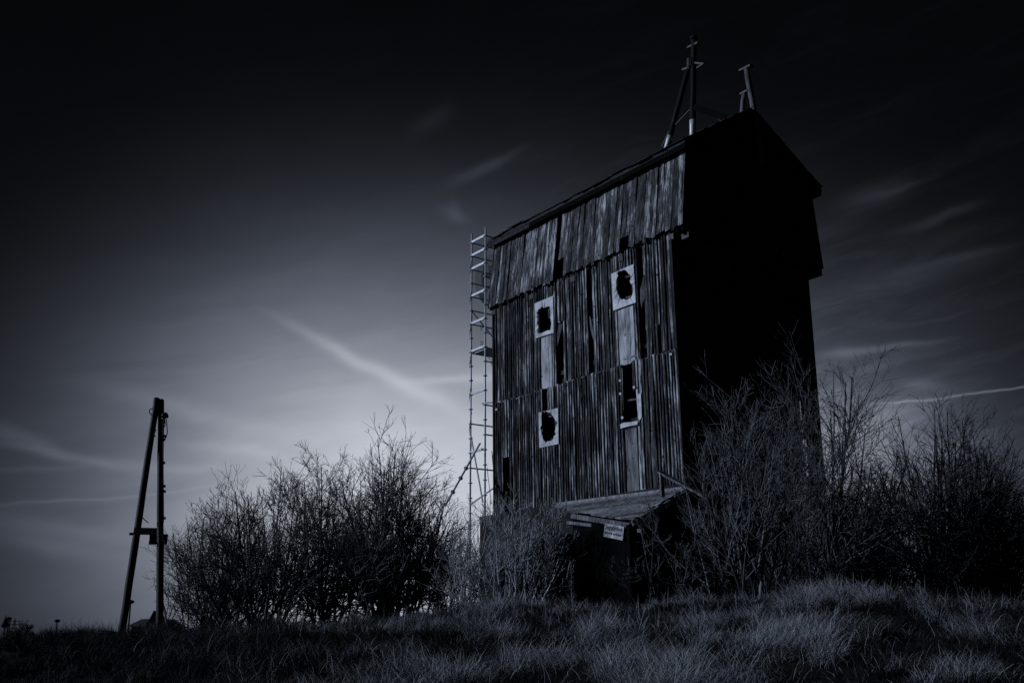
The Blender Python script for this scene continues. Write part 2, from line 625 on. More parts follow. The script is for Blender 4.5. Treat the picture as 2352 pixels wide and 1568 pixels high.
def on_ridge(px, py, v=0.0):
    """Point of a photograph pixel on the upright plane through the ridge."""
    return hit(px, py, X(0, v, 0), V)


class Wall:
    """An upright quad of boards; a runs left to right as seen from outside, t from bottom to top."""
    def __init__(s, TL, TR, BR, BL):
        s.c = [Vector(p) for p in (TL, TR, BR, BL)]
        s.n = (s.c[1] - s.c[0]).cross(s.c[0] - s.c[3]).normalized()
        s.L = (s.c[1] - s.c[0]).length
        s.H = (s.c[0] - s.c[3]).length

    def p(s, a, t, off=0.0):
        TL, TR, BR, BL = s.c
        return (BL * (1 - a) + BR * a) * (1 - t) + (TL * (1 - a) + TR * a) * t + s.n * off

    def inv(s, px, py):
        q = hit(px, py, s.c[0], s.n)
        a, t = .5, .5
        for _ in range(12):
            e = q - s.p(a, t)
            da, dt = s.p(a + .01, t) - s.p(a, t), s.p(a, t + .01) - s.p(a, t)
            a += e.dot(da) / da.length_squared * .01
            t += e.dot(dt) / dt.length_squared * .01
        return a, t

    def box(s, pts):
        """Range of a and t over some photograph pixels."""
        q = [s.inv(*p) for p in pts]
        return min(x[0] for x in q), max(x[0] for x in q), min(x[1] for x in q), max(x[1] for x in q)


def boards(name, W, mat, parent, width, thick=.025, openings=(), seed=1, batten=0.0, ragged=.03, rag_top=.0,
           proud=.012, t_lo=0.0, t_hi=1.0, a_lo=0.0, a_hi=1.0, tones=(0.0, 1.0), short=(), warp=.006, lean=.0):
    rn = random.Random(seed)
    mb = MB()
    n = max(1, round(W.L * (a_hi - a_lo) / width))
    da = (a_hi - a_lo) / n

    def strip(a0, a1, t0, t1, o0, o1, tone):
        k = max(2, int((t1 - t0) * W.H / .5))
        vs, fs = [], []
        w1, w2 = rn.uniform(-warp, warp), rn.uniform(-warp, warp)
        tl = rn.uniform(-lean, lean) * da
        for i in range(k + 1):
            t = t0 + (t1 - t0) * i / k
            wv = w1 * math.sin(i * 1.3 + seed) + w2 * math.sin(i * .6)
            j0, j1 = rn.uniform(-.03, .03) * da + tl * (i / k - .5), rn.uniform(-.03, .03) * da + tl * (i / k - .5)
            cut = rn.uniform(-.012, .012) / W.H if i in (0, k) else 0
            vs += [W.p(a0 + j0, t, o0), W.p(a1 + j1, t + cut, o0), W.p(a1 + j1, t + cut, o1 + wv), W.p(a0 + j0, t, o1 + wv + w2 * .5)]
        for i in range(k):
            b = i * 4
            for q in range(4):
                r_ = (q + 1) % 4
                fs.append((b + q, b + r_, b + 4 + r_, b + 4 + q))
        fs += [(3, 2, 1, 0), (4 * k, 4 * k + 1, 4 * k + 2, 4 * k + 3)]
        mb.add(vs, fs, tone)

    for i in range(n):
        a0 = a_lo + da * (i + .02 + .02 * rn.random())
        a1 = a_lo + da * (i + .98 - .03 * rn.random())
        am = (a0 + a1) / 2
        iv = [(t_lo - rn.random() * ragged / W.H, t_hi + rn.uniform(-1, 0) * rag_top / W.H)]
        for (b0, b1, s0, s1) in openings:
            if b0 <= am <= b1:
                nv = []
                for (p, q) in iv:
                    e0, e1 = s0 + rn.uniform(-.02, .02) / W.H, s1 + rn.uniform(-.02, .02) / W.H
                    if e1 <= p or e0 >= q:
                        nv.append((p, q))
                    else:
                        if e0 - p > .01:
                            nv.append((p, e0))
                        if q - e1 > .01:
                            nv.append((e1, q))
                iv = nv
        tone = rn.uniform(*tones)
        pr = rn.random() * proud
        for (p, q) in iv:
            strip(a0, a1, p, q, 0.0, thick + pr, tone)
            if batten and q - p > .1 and rn.random() < .93:
                ab = a0 + da * .98
                strip(ab - batten / W.L / 2, ab + batten / W.L / 2, p + rn.random() * .01, q - rn.random() * .01,
                      thick + proud + .004, thick + proud + .026, rn.uniform(*tones))
    return mb.build(name, mat, parent)


def z1(x, y):
    return (1800 + x / 1.845) * .57422, (850 + y / 1.845) * .57422


def z2(x, y):
    return (1800 + x / 1.651) * .57422, (1500 + y / 1.651) * .57422


def z5(x, y):
    return (2100 + x / 3.483) * .57422, (1150 + y / 3.483) * .57422


def z6(x, y):
    return (2400 + x / 2.85) * .57422, (950 + y / 2.85) * .57422


def zs(x, y):
    return (1840 + x / 2.612) * .57422, (880 + y / 2.612) * .57422


def zt(x, y):
    return (1840 + x / 2.24) * .57422, (1450 + y / 2.24) * .57422


def zr(x, y):
    return (2500 + x / 1.7422) * .57422, (100 + y / 1.7422) * .57422


tower = thing('timber_tower', 'tall derelict timber tower with torn boarding, overhanging top storey and gabled roof', 'tower', X(4, 0, GB))

def width_at(z):
    return WLB + (WLT - WLB) * (z - ZP) / (ZLT - ZP)


W_UP = Wall(X(UF, -WT, ZT), X(UN, -WT, ZT), X(UN, -WB, ZB), X(UF, -WB, ZB))
W_MID = Wall(X(LF, -WLT, ZLT + .25), X(LN, -WLT, ZLT + .25), X(LN, -width_at(ZM), ZM), X(LF, -width_at(ZM), ZM))
W_LOW = Wall(X(LF, -width_at(ZM), ZM), X(LN, -width_at(ZM), ZM), X(LN - .02, -WLB, ZP - .1), X(LF + .02, -WLB, ZP - .1))

# ---- lit long side, top storey
op_up = []
a0, a1, t0, t1 = W_UP.box([z1(803, 110), z1(826, 110)])
op_up.append((a0 - .004, a1 + .004, -.1, .93))
b = W_UP.box([z1(1262, 195), z1(1330, 245)])
op_up.append((b[0], b[1], -.1, b[3]))
b = W_UP.box([z1(800, 380), z1(836, 470)])
op_up.append((b[0], b[1], -.1, b[3] + .05))
boards('upper_boarding', W_UP, M_UPPER, tower, .125, openings=op_up, seed=3, ragged=.13, rag_top=.10, proud=.025, warp=.016, lean=.4)
# ---- lit long side, middle row
op_mid = []
pan1 = [z5(165, 228), z5(420, 122), z5(430, 635), z5(178, 712)]
hole1 = [(215, 312), (240, 300), (262, 268), (300, 290), (345, 268), (380, 262), (386, 340), (384, 420), (397, 520), (386, 592), (340, 604), (300, 622), (258, 640), (212, 642), (204, 600), (214, 560), (203, 470), (206, 380)]
pan2 = [z6(155, 420), z6(408, 310), z6(434, 745), z6(178, 838)]
hole2 = [(232, 440), (226, 405), (290, 372), (340, 398), (385, 440), (372, 505), (390, 545), (405, 580), (402, 640), (385, 690), (360, 705), (318, 715), (295, 708), (268, 712), (240, 670), (225, 620), (215, 560), (213, 500)]
for pts, zf in ((hole1, z5), (hole2, z6)):
    b = W_MID.box([zf(*q) for q in pts])
    op_mid.append((b[0], b[1], b[2], b[3]))
b = W_MID.box([z5(436, 600), z5(490, 600)])
op_mid.append((b[0], b[1], -.1, 1.1))                                   # missing board beside the first sheet
b = W_MID.box([z5(490, 490), z5(575, 1300)])
op_mid.append((b[0], b[1], -.1, b[3]))
b = W_MID.box([z5(878, 500), z5(962, 500)])
op_mid.append((b[0], b[1], -.1, 1.1))
b = W_MID.box([z5(905, 900), z5(985, 900)])
op_mid.append((b[0], b[1], -.1, .55))
b = W_MID.box([z6(440, 200), z6(498, 200)])
op_mid.append((b[0], b[1], -.1, 1.1))
b = W_MID.box([z6(470, 900), z6(535, 900)])
op_mid.append((b[0], b[1], -.1, .62))
b = W_MID.box([z6(672, 1000), z6(702, 1260)])
op_mid.append((b[0], b[1], -.1, b[3]))
pale1 = W_MID.box([z5(232, 700), z5(395, 700)])
pale2 = W_MID.box([z6(205, 800), z6(385, 800)])
p1t = W_MID.inv(*z5(300, 680))[1]
p2t = W_MID.inv(*z6(300, 800))[1]
op_mid.append((pale1[0], pale1[1], -.1, p1t))
op_mid.append((pale2[0], pale2[1], -.1, p2t))
boards('middle_boarding', W_MID, M_BOARD, tower, .118, openings=op_mid, seed=5, batten=.04, ragged=.05, proud=.018, warp=.012, lean=.25)
for k, (pl, tt) in enumerate(((pale1, p1t), (pale2, p2t))):
    o = boards('patch_boarding', W_MID, M_PALE, tower, .17, t_lo=-.005, t_hi=tt + .02, a_lo=pl[0], a_hi=pl[1], seed=40 + k, ragged=.03, proud=.008, tones=(.3, .9))
    o['label'] = 'pale newer boards under a torn white sheet'
# ---- lit long side, bottom row
op_low = []
pan3 = [z2(600, 250), z2(728, 218), z2(733, 455), z2(605, 482)]
hole3 = [(622, 246), (650, 240), (680, 250), (705, 290), (724, 312), (712, 350), (712, 392), (690, 430), (665, 440), (650, 446), (636, 432), (622, 385), (618, 350), (620, 290)]
b = W_LOW.box([z2(628, 270), z2(712, 440)])
op_low.append(b)
b = W_LOW.box([z2(625, 110), z2(654, 270)])
op_low.append((b[0], b[1], b[2] - .02, 1.1))
b1_ = W_LOW.box([z2(1150, 60), z2(1222, 300)])
b2_ = W_LOW.box([z2(1222, 95), z2(1256, 310)])
op_low.append((b1_[0], b1_[1], b2_[2], 1.1))
op_low.append((b1_[1] - .003, b2_[1], b2_[2], W_LOW.inv(*z2(1238, 98))[1]))
op_low.append((W_LOW.inv(*z2(365, 600))[0], W_LOW.inv(*z2(400, 600))[0], -.1, W_LOW.inv(*z2(375, 545))[1]))
pale3 = W_LOW.box([z2(1160, 500), z2(1250, 500)])
p3t = W_LOW.inv(*z2(1200, 352))[1]
op_low.append((pale3[0], pale3[1], -.1, p3t))
W_LOWP = Wall(*[p + W_LOW.n * .03 for p in W_LOW.c])
boards('lower_boarding', W_LOWP, M_BOARD, tower, .118, openings=op_low, seed=9, batten=.04, ragged=.15, rag_top=.05, proud=.018, warp=.012, lean=.25)
o = boards('patch_boarding', W_LOWP, M_SILVER, tower, .16, t_lo=-.01, t_hi=p3t, a_lo=pale3[0], a_hi=pale3[1], seed=44, proud=.008, tones=(.3, .9))

# ---- the torn white sheets nailed over old windows
def sheet(pan, hole, W, zf, off, seed):
    rn = random.Random(seed)
    inner = [W.inv(*zf(*q)) for q in hole]
    pc = [W.inv(*q) for q in pan]
    ca_ = sum(q[0] for q in inner) / len(inner)
    ct_ = sum(q[1] for q in inner) / len(inner)
    cs = [(pc[i][0], pc[i][1]) for i in range(4)]
    # densify the hole, then shoot each of its points out to the sheet's edge
    fine = []
    for i, q in enumerate(inner):
        r_ = inner[(i + 1) % len(inner)]
        for f in (0, .33, .66):
            fine.append((q[0] + (r_[0] - q[0]) * f + rn.uniform(-.0016, .0016), q[1] + (r_[1] - q[1]) * f + rn.uniform(-.005, .005)))
    outer = []
    for q in fine:
        dx, dy = q[0] - ca_, q[1] - ct_
        best = None
        for i in range(4):
            (x0, y0), (x1, y1) = cs[i], cs[(i + 1) % 4]
            ex, ey = x1 - x0, y1 - y0
            den = dx * ey - dy * ex
            if abs(den) < 1e-12:
                continue
            tt = ((x0 - ca_) * ey - (y0 - ct_) * ex) / den
            ss = ((x0 - ca_) * dy - (y0 - ct_) * dx) / den
            if tt > 0 and -1e-6 <= ss <= 1 + 1e-6 and (best is None or tt < best):
                best = tt
        best = max(best or 1.0, 1.02)
        outer.append((ca_ + dx * best, ct_ + dy * best))
    # put the four corners in
    for c_ in cs:
        k = min(range(len(outer)), key=lambda i: (outer[i][0] - c_[0]) ** 2 * 9 + (outer[i][1] - c_[1]) ** 2)
        outer[k] = c_
    mb = MB()
    mb.ring([W.p(*q, off) for q in outer], [W.p(*q, off + rn.uniform(0, .04) * (rn.random() < .4)) for q in fine], W.n * .006)
    return mb.build('window_sheet', M_SHEET, tower)


sheet(pan1, hole1, W_MID, z5, .085, 1)
sheet(pan2, hole2, W_MID, z6, .085, 2)
sheet(pan3, hole3, W_LOWP, z2, .085, 3)
rem = MB()
q = [W_LOWP.inv(*z2(*p)) for p in ((1250, 135), (1275, 118), (1280, 200), (1282, 275), (1268, 302), (1258, 280), (1262, 240), (1256, 200), (1262, 165))]
rem.slab([W_LOWP.p(*c, .085) for c in q][::-1], W_LOWP.n * .006)
q = [W_LOWP.inv(*z2(*p)) for p in ((1140, 325), (1165, 315), (1200, 312), (1254, 303), (1254, 328), (1200, 338), (1142, 354))]
rem.slab([W_LOWP.p(*c, .085) for c in q][::-1], W_LOWP.n * .006)
for (cx_, cy_) in ((1138, 38), (1140, 125), (1230, 82), (1153, 282)):
    q = [W_LOWP.inv(*z2(cx_ + 8 * math.cos(k * .9), cy_ + 10 * math.sin(k * .9))) for k in range(7)]
    rem.slab([W_LOWP.p(*c, .085) for c in q], W_LOWP.n * .006)
for o in rem.build_each('sheet_scrap', M_SHEET, tower):
    o['label'] = 'torn scrap of white sheet left beside an open window'
# what is left of the window frames inside the holes
for W, zf, bars in ((W_MID, z6, (((338, 380), (360, 720), .07), ((200, 470), (395, 400), .05), ((225, 700), (420, 640), .08))),
                    (W_MID, z5, (((205, 630), (400, 590), .08), ((300, 270), (305, 420), .05))),
                    (W_LOWP, z2, (((620, 440), (720, 425), .07), ((632, 272), (700, 262), .05), ((1150, 165), (1255, 150), .05)))):
    wf = MB()
    for p0_, p1_, w_ in bars:
        wf.beam(W.p(*W.inv(*zf(*p0_)), -.10), W.p(*W.inv(*zf(*p1_)), -.10), w_, .05, up=W.n, tone=.7)
    wf.build_each('window_bar', M_BEAM, tower)
# loose laths, splinters and a small plate
sp = MB()
for zf, pts in ((z5, [(462, 268), (476, 270), (482, 360), (498, 440), (492, 500), (480, 470), (470, 370)]),
                (z5, [(480, 520), (535, 500), (520, 590), (480, 750), (464, 830), (462, 640)]),
                (z5, [(912, 390), (928, 430), (965, 600), (975, 745), (940, 640), (920, 520)]),
                (z6, [(510, 430), (520, 560), (522, 690), (500, 730), (488, 808), (472, 740), (470, 600), (492, 500)]),
                (z6, [(270, 1385), (330, 1365), (462, 1318), (464, 1336), (380, 1365), (330, 1398), (272, 1392)])):
    q = [W_MID.inv(*zf(*p)) for p in pts]
    sp.slab([W_MID.p(*c, .02) for c in q][::-1], W_MID.n * .02, random.random())
sp.build_each('splintered_board', M_SILVER, tower)
# timber frame behind the boards, seen through the gaps
fr = MB()
for (zf, xx, yy) in ((z5, 530, 1178), (z6, 525, 1220), (z5, 540, 590)):
    z_ = W_MID.p(*W_MID.inv(*zf(xx, yy))).z
    w_ = width_at(z_)
    fr.beam(X(LN + .2, -w_ + .10, z_), X(LF - .2, -w_ + .10, z_), .10, .09, tone=random.random())
for z_ in (ZM + .07, ZLT - .1, 7.4, ZP + .2):
    w_ = width_at(z_)
    fr.beam(X(LN + .2, -w_ + .16, z_), X(LF - .2, -w_ + .16, z_), .16, .16, tone=random.random())
for u_ in (LN + .25, 1.6, 3.3, 5.1, 6.8, LF - .25):
    fr.beam(X(u_, -WLB + .22, GB + .3), X(u_, -WLT + .22, ZLT), .18, .18, up=U, tone=random.random())
fr.build_each('timber_frame', M_BEAM, tower)

# ---- the dark gable end (facing the camera's right) and the two sides out of sight
def gable(uu, name, seed, flip):
    n_ = 30
    rn = random.Random(seed)
    mb = MB()
    o0, o1 = (uu, uu - .03) if not flip else (uu, uu + .03)
    for i in range(n_):
        f0, f1 = (i + .02) / n_, (i + .98) / n_
        def xb(f):
            return -WB + 2 * WB * f
        def xt(f):
            return -WT + 2 * WT * f
        def zt_(f):
            return ZT + (ZR - ZT) * (1 - abs(2 * f - 1))
        zb0 = ZB - .03 - rn.random() * .09
        tone = rn.random()
        pr = rn.random() * .012 * (1 if flip else -1)
        vs = []
        for oo in (o0, o1 + pr):
            vs += [X(oo, xb(f0), zb0), X(oo, xb(f1), zb0), X(oo, xt(f1), zt_(f1) - .02), X(oo, xt(f0), zt_(f0) - .02)]
        mb.hexa(vs, tone)
    return mb.build(name, M_GABLE, tower)


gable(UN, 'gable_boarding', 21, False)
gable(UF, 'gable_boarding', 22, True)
W_END = Wall(X(LN, -WLT, ZLT + .25), X(LN, WLT, ZLT + .25), X(LN - .02, WLB, GB), X(LN - .02, -WLB, GB))
b_e = W_END.box([(1836, 925), (1846, 1000)])
ae0, ae1 = W_END.inv(1834, 960)[0], W_END.inv(1842, 960)[0]
te = [W_END.inv(1840, y_)[1] for y_ in (922, 962, 984, 994, 1008, 1092)]
slits = [(ae0, ae1, te[1], te[0]), (ae0, ae1 + .004, te[3], te[2]), (ae0, ae1 + .01, te[5], te[4])]
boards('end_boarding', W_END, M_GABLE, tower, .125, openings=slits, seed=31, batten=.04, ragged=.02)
# side away from the light, its boards gone near the front corner
W_BACK = Wall(X(LN, WLT, ZLT + .25), X(LF, WLT, ZLT + .25), X(LF, WLB, GB), X(LN, WLB, GB))
boards('back_boarding', W_BACK, M_BOARD, tower, .2, openings=[(.0, .16, te[5] - .06, te[0] + .04)], seed=33, ragged=.02)
W_BUP = Wall(X(UN, WT, ZT), X(UF, WT, ZT), X(UF, WB, ZB), X(UN, WB, ZB))
boards('back_boarding', W_BUP, M_UPPER, tower, .2, seed=34, ragged=.12)
W_FAR = Wall(X(LF, WLT, ZLT + .25), X(LF, -WLT, ZLT + .25), X(LF, -WLB, GB), X(LF, WLB, GB))
boards('end_boarding', W_FAR, M_BOARD, tower, .2, seed=35, ragged=.02)
lin = MB()  # unseen backing sheets added to stop sky light leaking, plus the floor deck
lin.hexa([X(1.6, WLB - .08, GB), X(LF - .1, WLB - .08, GB), X(LF - .1, WLB - .02, GB), X(1.6, WLB - .02, GB),
          X(1.6, WLT - .08, ZLT + .2), X(LF - .1, WLT - .08, ZLT + .2), X(LF - .1, WLT - .02, ZLT + .2), X(1.6, WLT - .02, ZLT + .2)])
lin.hexa([X(LF - .08, -WLB + .1, GB), X(LF - .08, WLB - .1, GB), X(LF - .02, WLB - .1, GB), X(LF - .02, -WLB + .1, GB),
          X(LF - .08, -WLT + .1, ZLT), X(LF - .08, WLT - .1, ZLT), X(LF - .02, WLT - .1, ZLT), X(LF - .02, -WLT + .1, ZLT)])
lin.hexa([X(UN + .05, -WB + .1, ZB - .12), X(UF - .05, -WB + .1, ZB - .12), X(UF - .05, WB - .1, ZB - .12), X(UN + .05, WB - .1, ZB - .12),
          X(UN + .05, -WB + .1, ZB - .04), X(UF - .05, -WB + .1, ZB - .04), X(UF - .05, WB - .1, ZB - .04), X(UN + .05, WB - .1, ZB - .04)])
lin.build('added_backing_and_deck', M_BLACK, tower)
# overhanging floor beams under the top storey
jb = MB()
for v_ in (-WLT + .18, WLT + .02):
    jb.beam(X(UN - .0, v_ * .985, ZB - .24), X(UF, v_ * .985, ZB - .24), .22, .2, tone=random.random())
for u_ in (LN - .02, 2.0, 4.2, 6.3, LF + .02):
    jb.beam(X(u_, -WB + .06, ZB - .225), X(u_, WB + .02, ZB - .225), .2, .17, tone=random.random())
jb.build_each('floor_beam', M_POST, tower)
# corner boards
cb_ = MB()
cb_.beam(X(LN - .03, -WLB - .05, ZP - .1), X(LN - .03, -WLT - .05, ZLT), .09, .05, up=U, tone=.2)
cb_.beam(X(LF + .03, -WLB - .05, ZP - .1), X(LF + .03, -WLT - .05, ZLT), .10, .06, up=U, tone=.1)
cb_.beam(X(UN - .045, -WB - .02, ZB - .05), X(UN - .045, -WT - .02, ZT), .05, .05, up=U, tone=.8)
cb_.beam(X(UF + .045, -WB - .02, ZB - .05), X(UF + .045, -WT - .02, ZT), .05, .05, up=U, tone=.1)
cb_.build_each('corner_board', M_BEAM, tower)
# plinth of patched render
pl = MB()
rn = random.Random(4)
PV = WLB + .14
pl.hexa([X(LN - .1, -PV, GB - 1.2), X(LF + .75, -PV, GB - 1.2), X(LF + .75, WLB - .3, GB - 1.2), X(LN - .1, WLB - .3, GB - 1.2),
         X(LN - .1, -PV, ZP - .12), X(LF + .75, -PV, ZP - .12), X(LF + .75, -WLB + .25, ZP - .12), X(LN - .1, -WLB + .25, ZP - .12)])
pl.build('plinth', M_STONE, tower)

# ---- roof
EO, RO = .25, .24
slope = (ZR - ZT) / WT
def roof_pt(u, v, lift=0.0):
    return X(u, v, ZR + .10 - abs(v) * slope + lift)


roof = MB()
for sgn in (-1, 1):
    e = sgn * (WT + EO)
    pts = [roof_pt(UN - RO, 0), roof_pt(UF + RO, 0), roof_pt(UF + RO, e), roof_pt(UN - RO, e)]
    low = [p - Vector((0, 0, .09)) for p in pts]
    roof.hexa(low + pts if sgn > 0 else low[::-1] + pts[::-1], .3)
rf = roof.build('roof', M_ROOF, tower)
sh = MB()
rn = random.Random(12)
for sgn in (-1, 1):
    for row in range(7):
        v_in, v_out = sgn * (WT + EO + .05) * (row) / 7, sgn * (WT + EO + .06) * (row + 1) / 7
        u_ = UN - RO - .03
        while u_ < UF + RO:
            w_ = rn.uniform(.35, .95)
            u2 = min(u_ + w_, UF + RO + .04)
            lf = rn.random() * .03 + (.06 * rn.random() ** 3 if row == 6 else 0)
            a_ = roof_pt(u_, v_in, .012)
            b_ = roof_pt(u2 - .012, v_in, .012)
            c_ = roof_pt(u2 - .012, v_out + sgn * rn.uniform(-.03, .05), .035 + lf)
            d_ = roof_pt(u_, v_out + sgn * rn.uniform(-.03, .05), .035 + lf * rn.uniform(.3, 1))
            up = Vector((0, 0, .014))
            ring_ = [a_, b_, c_, d_] if sgn > 0 else [d_, c_, b_, a_]
            sh.hexa(ring_ + [p + up for p in ring_], rn.random())
            u_ = u2
sh.build('roof_covering', M_ROOF, tower)
fa, fb, rft = MB(), MB(), MB()
for sgn in (-1, 1):
    e = sgn * (WT + EO - .03)
    n_ = 4
    for k in range(n_):
        ua, ub = UN - RO + .02 + (UF - UN + 2 * RO - .04) * k / n_, UN - RO + .02 + (UF - UN + 2 * RO - .04) * (k + 1) / n_ - .01
        (fb if k == 3 else fa).beam(roof_pt(ua, e, -.17), roof_pt(ub, e, -.17), .03, .16, tone=rn.random())  # far end paler, rest darker: sun and shade put into the colour
    for uu in (UN - RO + .015, UF + RO - .015):
        fa.beam(roof_pt(uu, 0, -.17), roof_pt(uu, e, -.17), .03, .16, up=Vector((0, 0, 1)), tone=rn.random())
    n_ = 12
    for k in range(n_):                                              # rafter feet under the eaves
        uu = UN + .1 + (UF - UN - .2) * k / (n_ - 1)
        rft.beam(roof_pt(uu, sgn * (WT - .05), -.19), roof_pt(uu, sgn * (WT + EO - .06), -.19), .07, .12, tone=rn.random())
fa.build_each('fascia_board', M_TAR_SHADE, tower)
for o in fb.build_each('fascia_board', M_BEAM, tower):
    o['label'] = 'paler far end piece of the eaves board, coloured as sunlit'
rft.build_each('rafter', M_BEAM, tower)

# ---- masts standing out of the ridge
def mast(top, bot, rad, cap=None):
    mb = MB()
    p1 = on_ridge(*zr(*top))
    p0 = on_ridge(*zr(*bot))
    d = (p0 - p1).normalized()
    p0 = p0 + d * 1.6
    n_ = 9
    rn = random.Random(int(top[0]))
    pts, rs = [], []
    for i in range(n_):
        f = i / (n_ - 1)
        pts.append(p0.lerp(p1, f) + Vector((rn.uniform(-.008, .008), 0, 0)))
        rs.append(rad * (1.06 - .12 * f) * rn.uniform(.96, 1.04))
    mb.tube(pts, rs, 12, rn.random() if cap is None else 1.0)
    o = mb.build('mast', M_MAST if cap is None else cap, tower, True)
    return o, p1


m1, t1p = mast((480, 108), (472, 735), .092)
m2, t2p = mast((437, 315), (305, 815), .088)
m3, t3p = mast((845, 305), (905, 640), .088, M_BEAM)
m4, t4p = mast((832, 478), (817, 615), .078, M_BEAM)
c_ = MB()
c_.tube([t1p + Vector((0, 0, z_)) for z_ in (0, .05, .14, .19)], [.09, .13, .11, .03], 10)
pA = on_ridge(*zr(440, 160)); pB = on_ridge(*zr(512, 125))
c_.beam(pA, pB, .10, .06)
c_.build('mast_cap', M_DARKMETAL, m1)
for (ma, pa_, pb_2, rr_) in ((m1, (472, 665), (472, 745), .103), (m2, (316, 770), (298, 835), .099)):  # added pale tubes standing in for the sunlit feet of the masts
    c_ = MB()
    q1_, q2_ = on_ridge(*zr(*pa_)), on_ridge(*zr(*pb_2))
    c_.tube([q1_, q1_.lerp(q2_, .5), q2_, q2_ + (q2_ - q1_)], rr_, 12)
    c_.build('sunlit_foot', M_STEEL, ma, True)
c_ = MB()
c_.beam(on_ridge(*zr(440, 262)), on_ridge(*zr(552, 272)), .08, .05)
c_.beam(on_ridge(*zr(502, 302)), on_ridge(*zr(550, 270)), .06, .05)
c_.tube([on_ridge(*zr(462, 240)), on_ridge(*zr(462, 300))], .15, 10)
c_.build('bracket', M_DARKMETAL, m1)
c_ = MB()
c_.beam(on_ridge(*zr(412, 318)), on_ridge(*zr(462, 300)), .20, .07)
c_.build('mast_cap', M_DARKMETAL, m2)
c_ = MB()
c_.beam(on_ridge(*zr(806, 322)), on_ridge(*zr(882, 285)), .16, .06)
c_.build('mast_cap', M_DARKMETAL, m3)
c_ = MB()
c_.beam(on_ridge(*zr(810, 486)), on_ridge(*zr(860, 460)), .15, .06)
c_.build('mast_cap', M_DARKMETAL, m4)
c_ = MB()
c_.beam(on_ridge(*zr(490, 575)), on_ridge(*zr(760, 668)), .16, .20)
c_.build('brace', M_TAR_SHADE, tower)
c_ = MB()
c_.tube([on_ridge(*zr(530, 578)), on_ridge(*zr(690, 680))], .018, 6)
c_.tube([on_ridge(*zr(452, 590)), on_ridge(*zr(380, 665)), on_ridge(*zr(305, 745)), on_ridge(*zr(255, 850))], .016, 6)
c_.build_each('wire', M_CABLE, tower)
c_ = MB()                                                              # small square bracket and a bolt plate on the boards
for zf, x_, y_, s_ in ((z1, 1648, 1048, 7), (z2, 322, 228, 6)):
    cc = [W_LOWP.inv(*zf(x_ + dx * s_, y_ + dy * s_)) for dx, dy in ((-1, -1), (1, -1), (1, 1), (-1, 1))]
    ci = [W_LOWP.inv(*zf(x_ + dx * s_ * .5, y_ + dy * s_ * .5)) for dx, dy in ((-1, -1), (1, -1), (1, 1), (-1, 1))]
    c_.ring([W_LOWP.p(*k, .08) for k in cc], [W_LOWP.p(*k, .08) for k in ci], W_LOWP.n * .02)
c_.build_each('wall_bracket', M_STEEL, tower)

# ------------------------------------------------------------------ lean-to porch at the foot of the lit side
lean = thing('porch', 'low dark lean-to porch with a broken plank roof at the foot of the tower', 'porch', X(1.6, -3.8, GB))
A_T = X(LN - .1, -WLB - .14, 5.47)
n_u = V * -1
def down(px, py):
    """Point on the sloping porch roof under a photograph pixel."""
    pn = (U.cross(n_u * 1.9 + Vector((0, 0, -.93)))).normalized()
    return hit(px, py, A_T, pn), pn
F_, PN = down(1276, 1160)
A2, _ = down(1576, 1122)
O_, _ = down(1446, 1194)
L_, _ = down(1312, 1175)
if PN.z < 0:
    PN = -PN
pr = MB()
rn = random.Random(8)
n_ = 11                                                               # boards laid along the wall, ragged at the broken edge
top_a, top_f = A2, F_
for i in range(n_):
    f0, f1 = (i + .03) / n_, (i + .97) / n_
    def edge_r(f):
        return A2.lerp(O_, f)
    def edge_l(f):
        return F_.lerp(O_, f) if f < .05 else (F_.lerp(L_, min(1, f / .3)) if f < .3 else L_.lerp(O_, (f - .3) / .7))
    e1, e2 = rn.uniform(-.06, .22), rn.uniform(-.25, .12)
    dl = U * 1.0
    lift = PN * (rn.random() * .02)
    p = [edge_l(f0) + dl * e2, edge_r(f0) - dl * e1, edge_r(f1) - dl * e1, edge_l(f1) + dl * e2]
    if i == n_ - 1:
        p[3] = p[3] - dl * .2
    p = [q_ + lift for q_ in p]
    pr.hexa([q_ - PN * .03 for q_ in p] + p, rn.random())
pr.build('roof', M_SILVER, lean)
pv = MB()                                                              # verge board and eave beam
pv.beam(A2 - PN * .09 - U * .05, O_ - PN * .09 - U * .05, .05, .12, tone=.9)
pv.beam(L_ - PN * .12, O_ - PN * .14, .12, .12, tone=.2)
pv.beam(L_ - PN * .28 + U * .3, O_ - PN * .30 - U * .3, .08, .08, tone=.4)
pv.beam(F_ + Vector((0, 0, .03)), A2 + Vector((0, 0, .03)), .05, .07, tone=.9)
pv.build_each('verge_board', M_SILVER, lean)
dO = (A_T - O_).dot(V)                                                # how far the porch stands out
PO = WLB + .14 + dO
uO = (O_ - OC).dot(U)
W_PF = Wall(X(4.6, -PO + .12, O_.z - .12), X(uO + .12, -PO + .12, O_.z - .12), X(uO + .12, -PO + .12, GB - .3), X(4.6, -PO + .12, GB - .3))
boards('front_wall', W_PF, M_TAR_SHADE, lean, .16, seed=51, ragged=.02, tones=(.2, .8))
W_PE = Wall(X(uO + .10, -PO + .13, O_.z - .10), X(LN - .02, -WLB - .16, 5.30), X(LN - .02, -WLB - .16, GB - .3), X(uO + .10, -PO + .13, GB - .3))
boards('side_wall', W_PE, M_TAR_SHADE, lean, .16, seed=52, batten=.03, ragged=.02, openings=[(.3, .62, .62, .80)])
sk = MB()  # dark infill added to black out the lit plinth under the roof edge
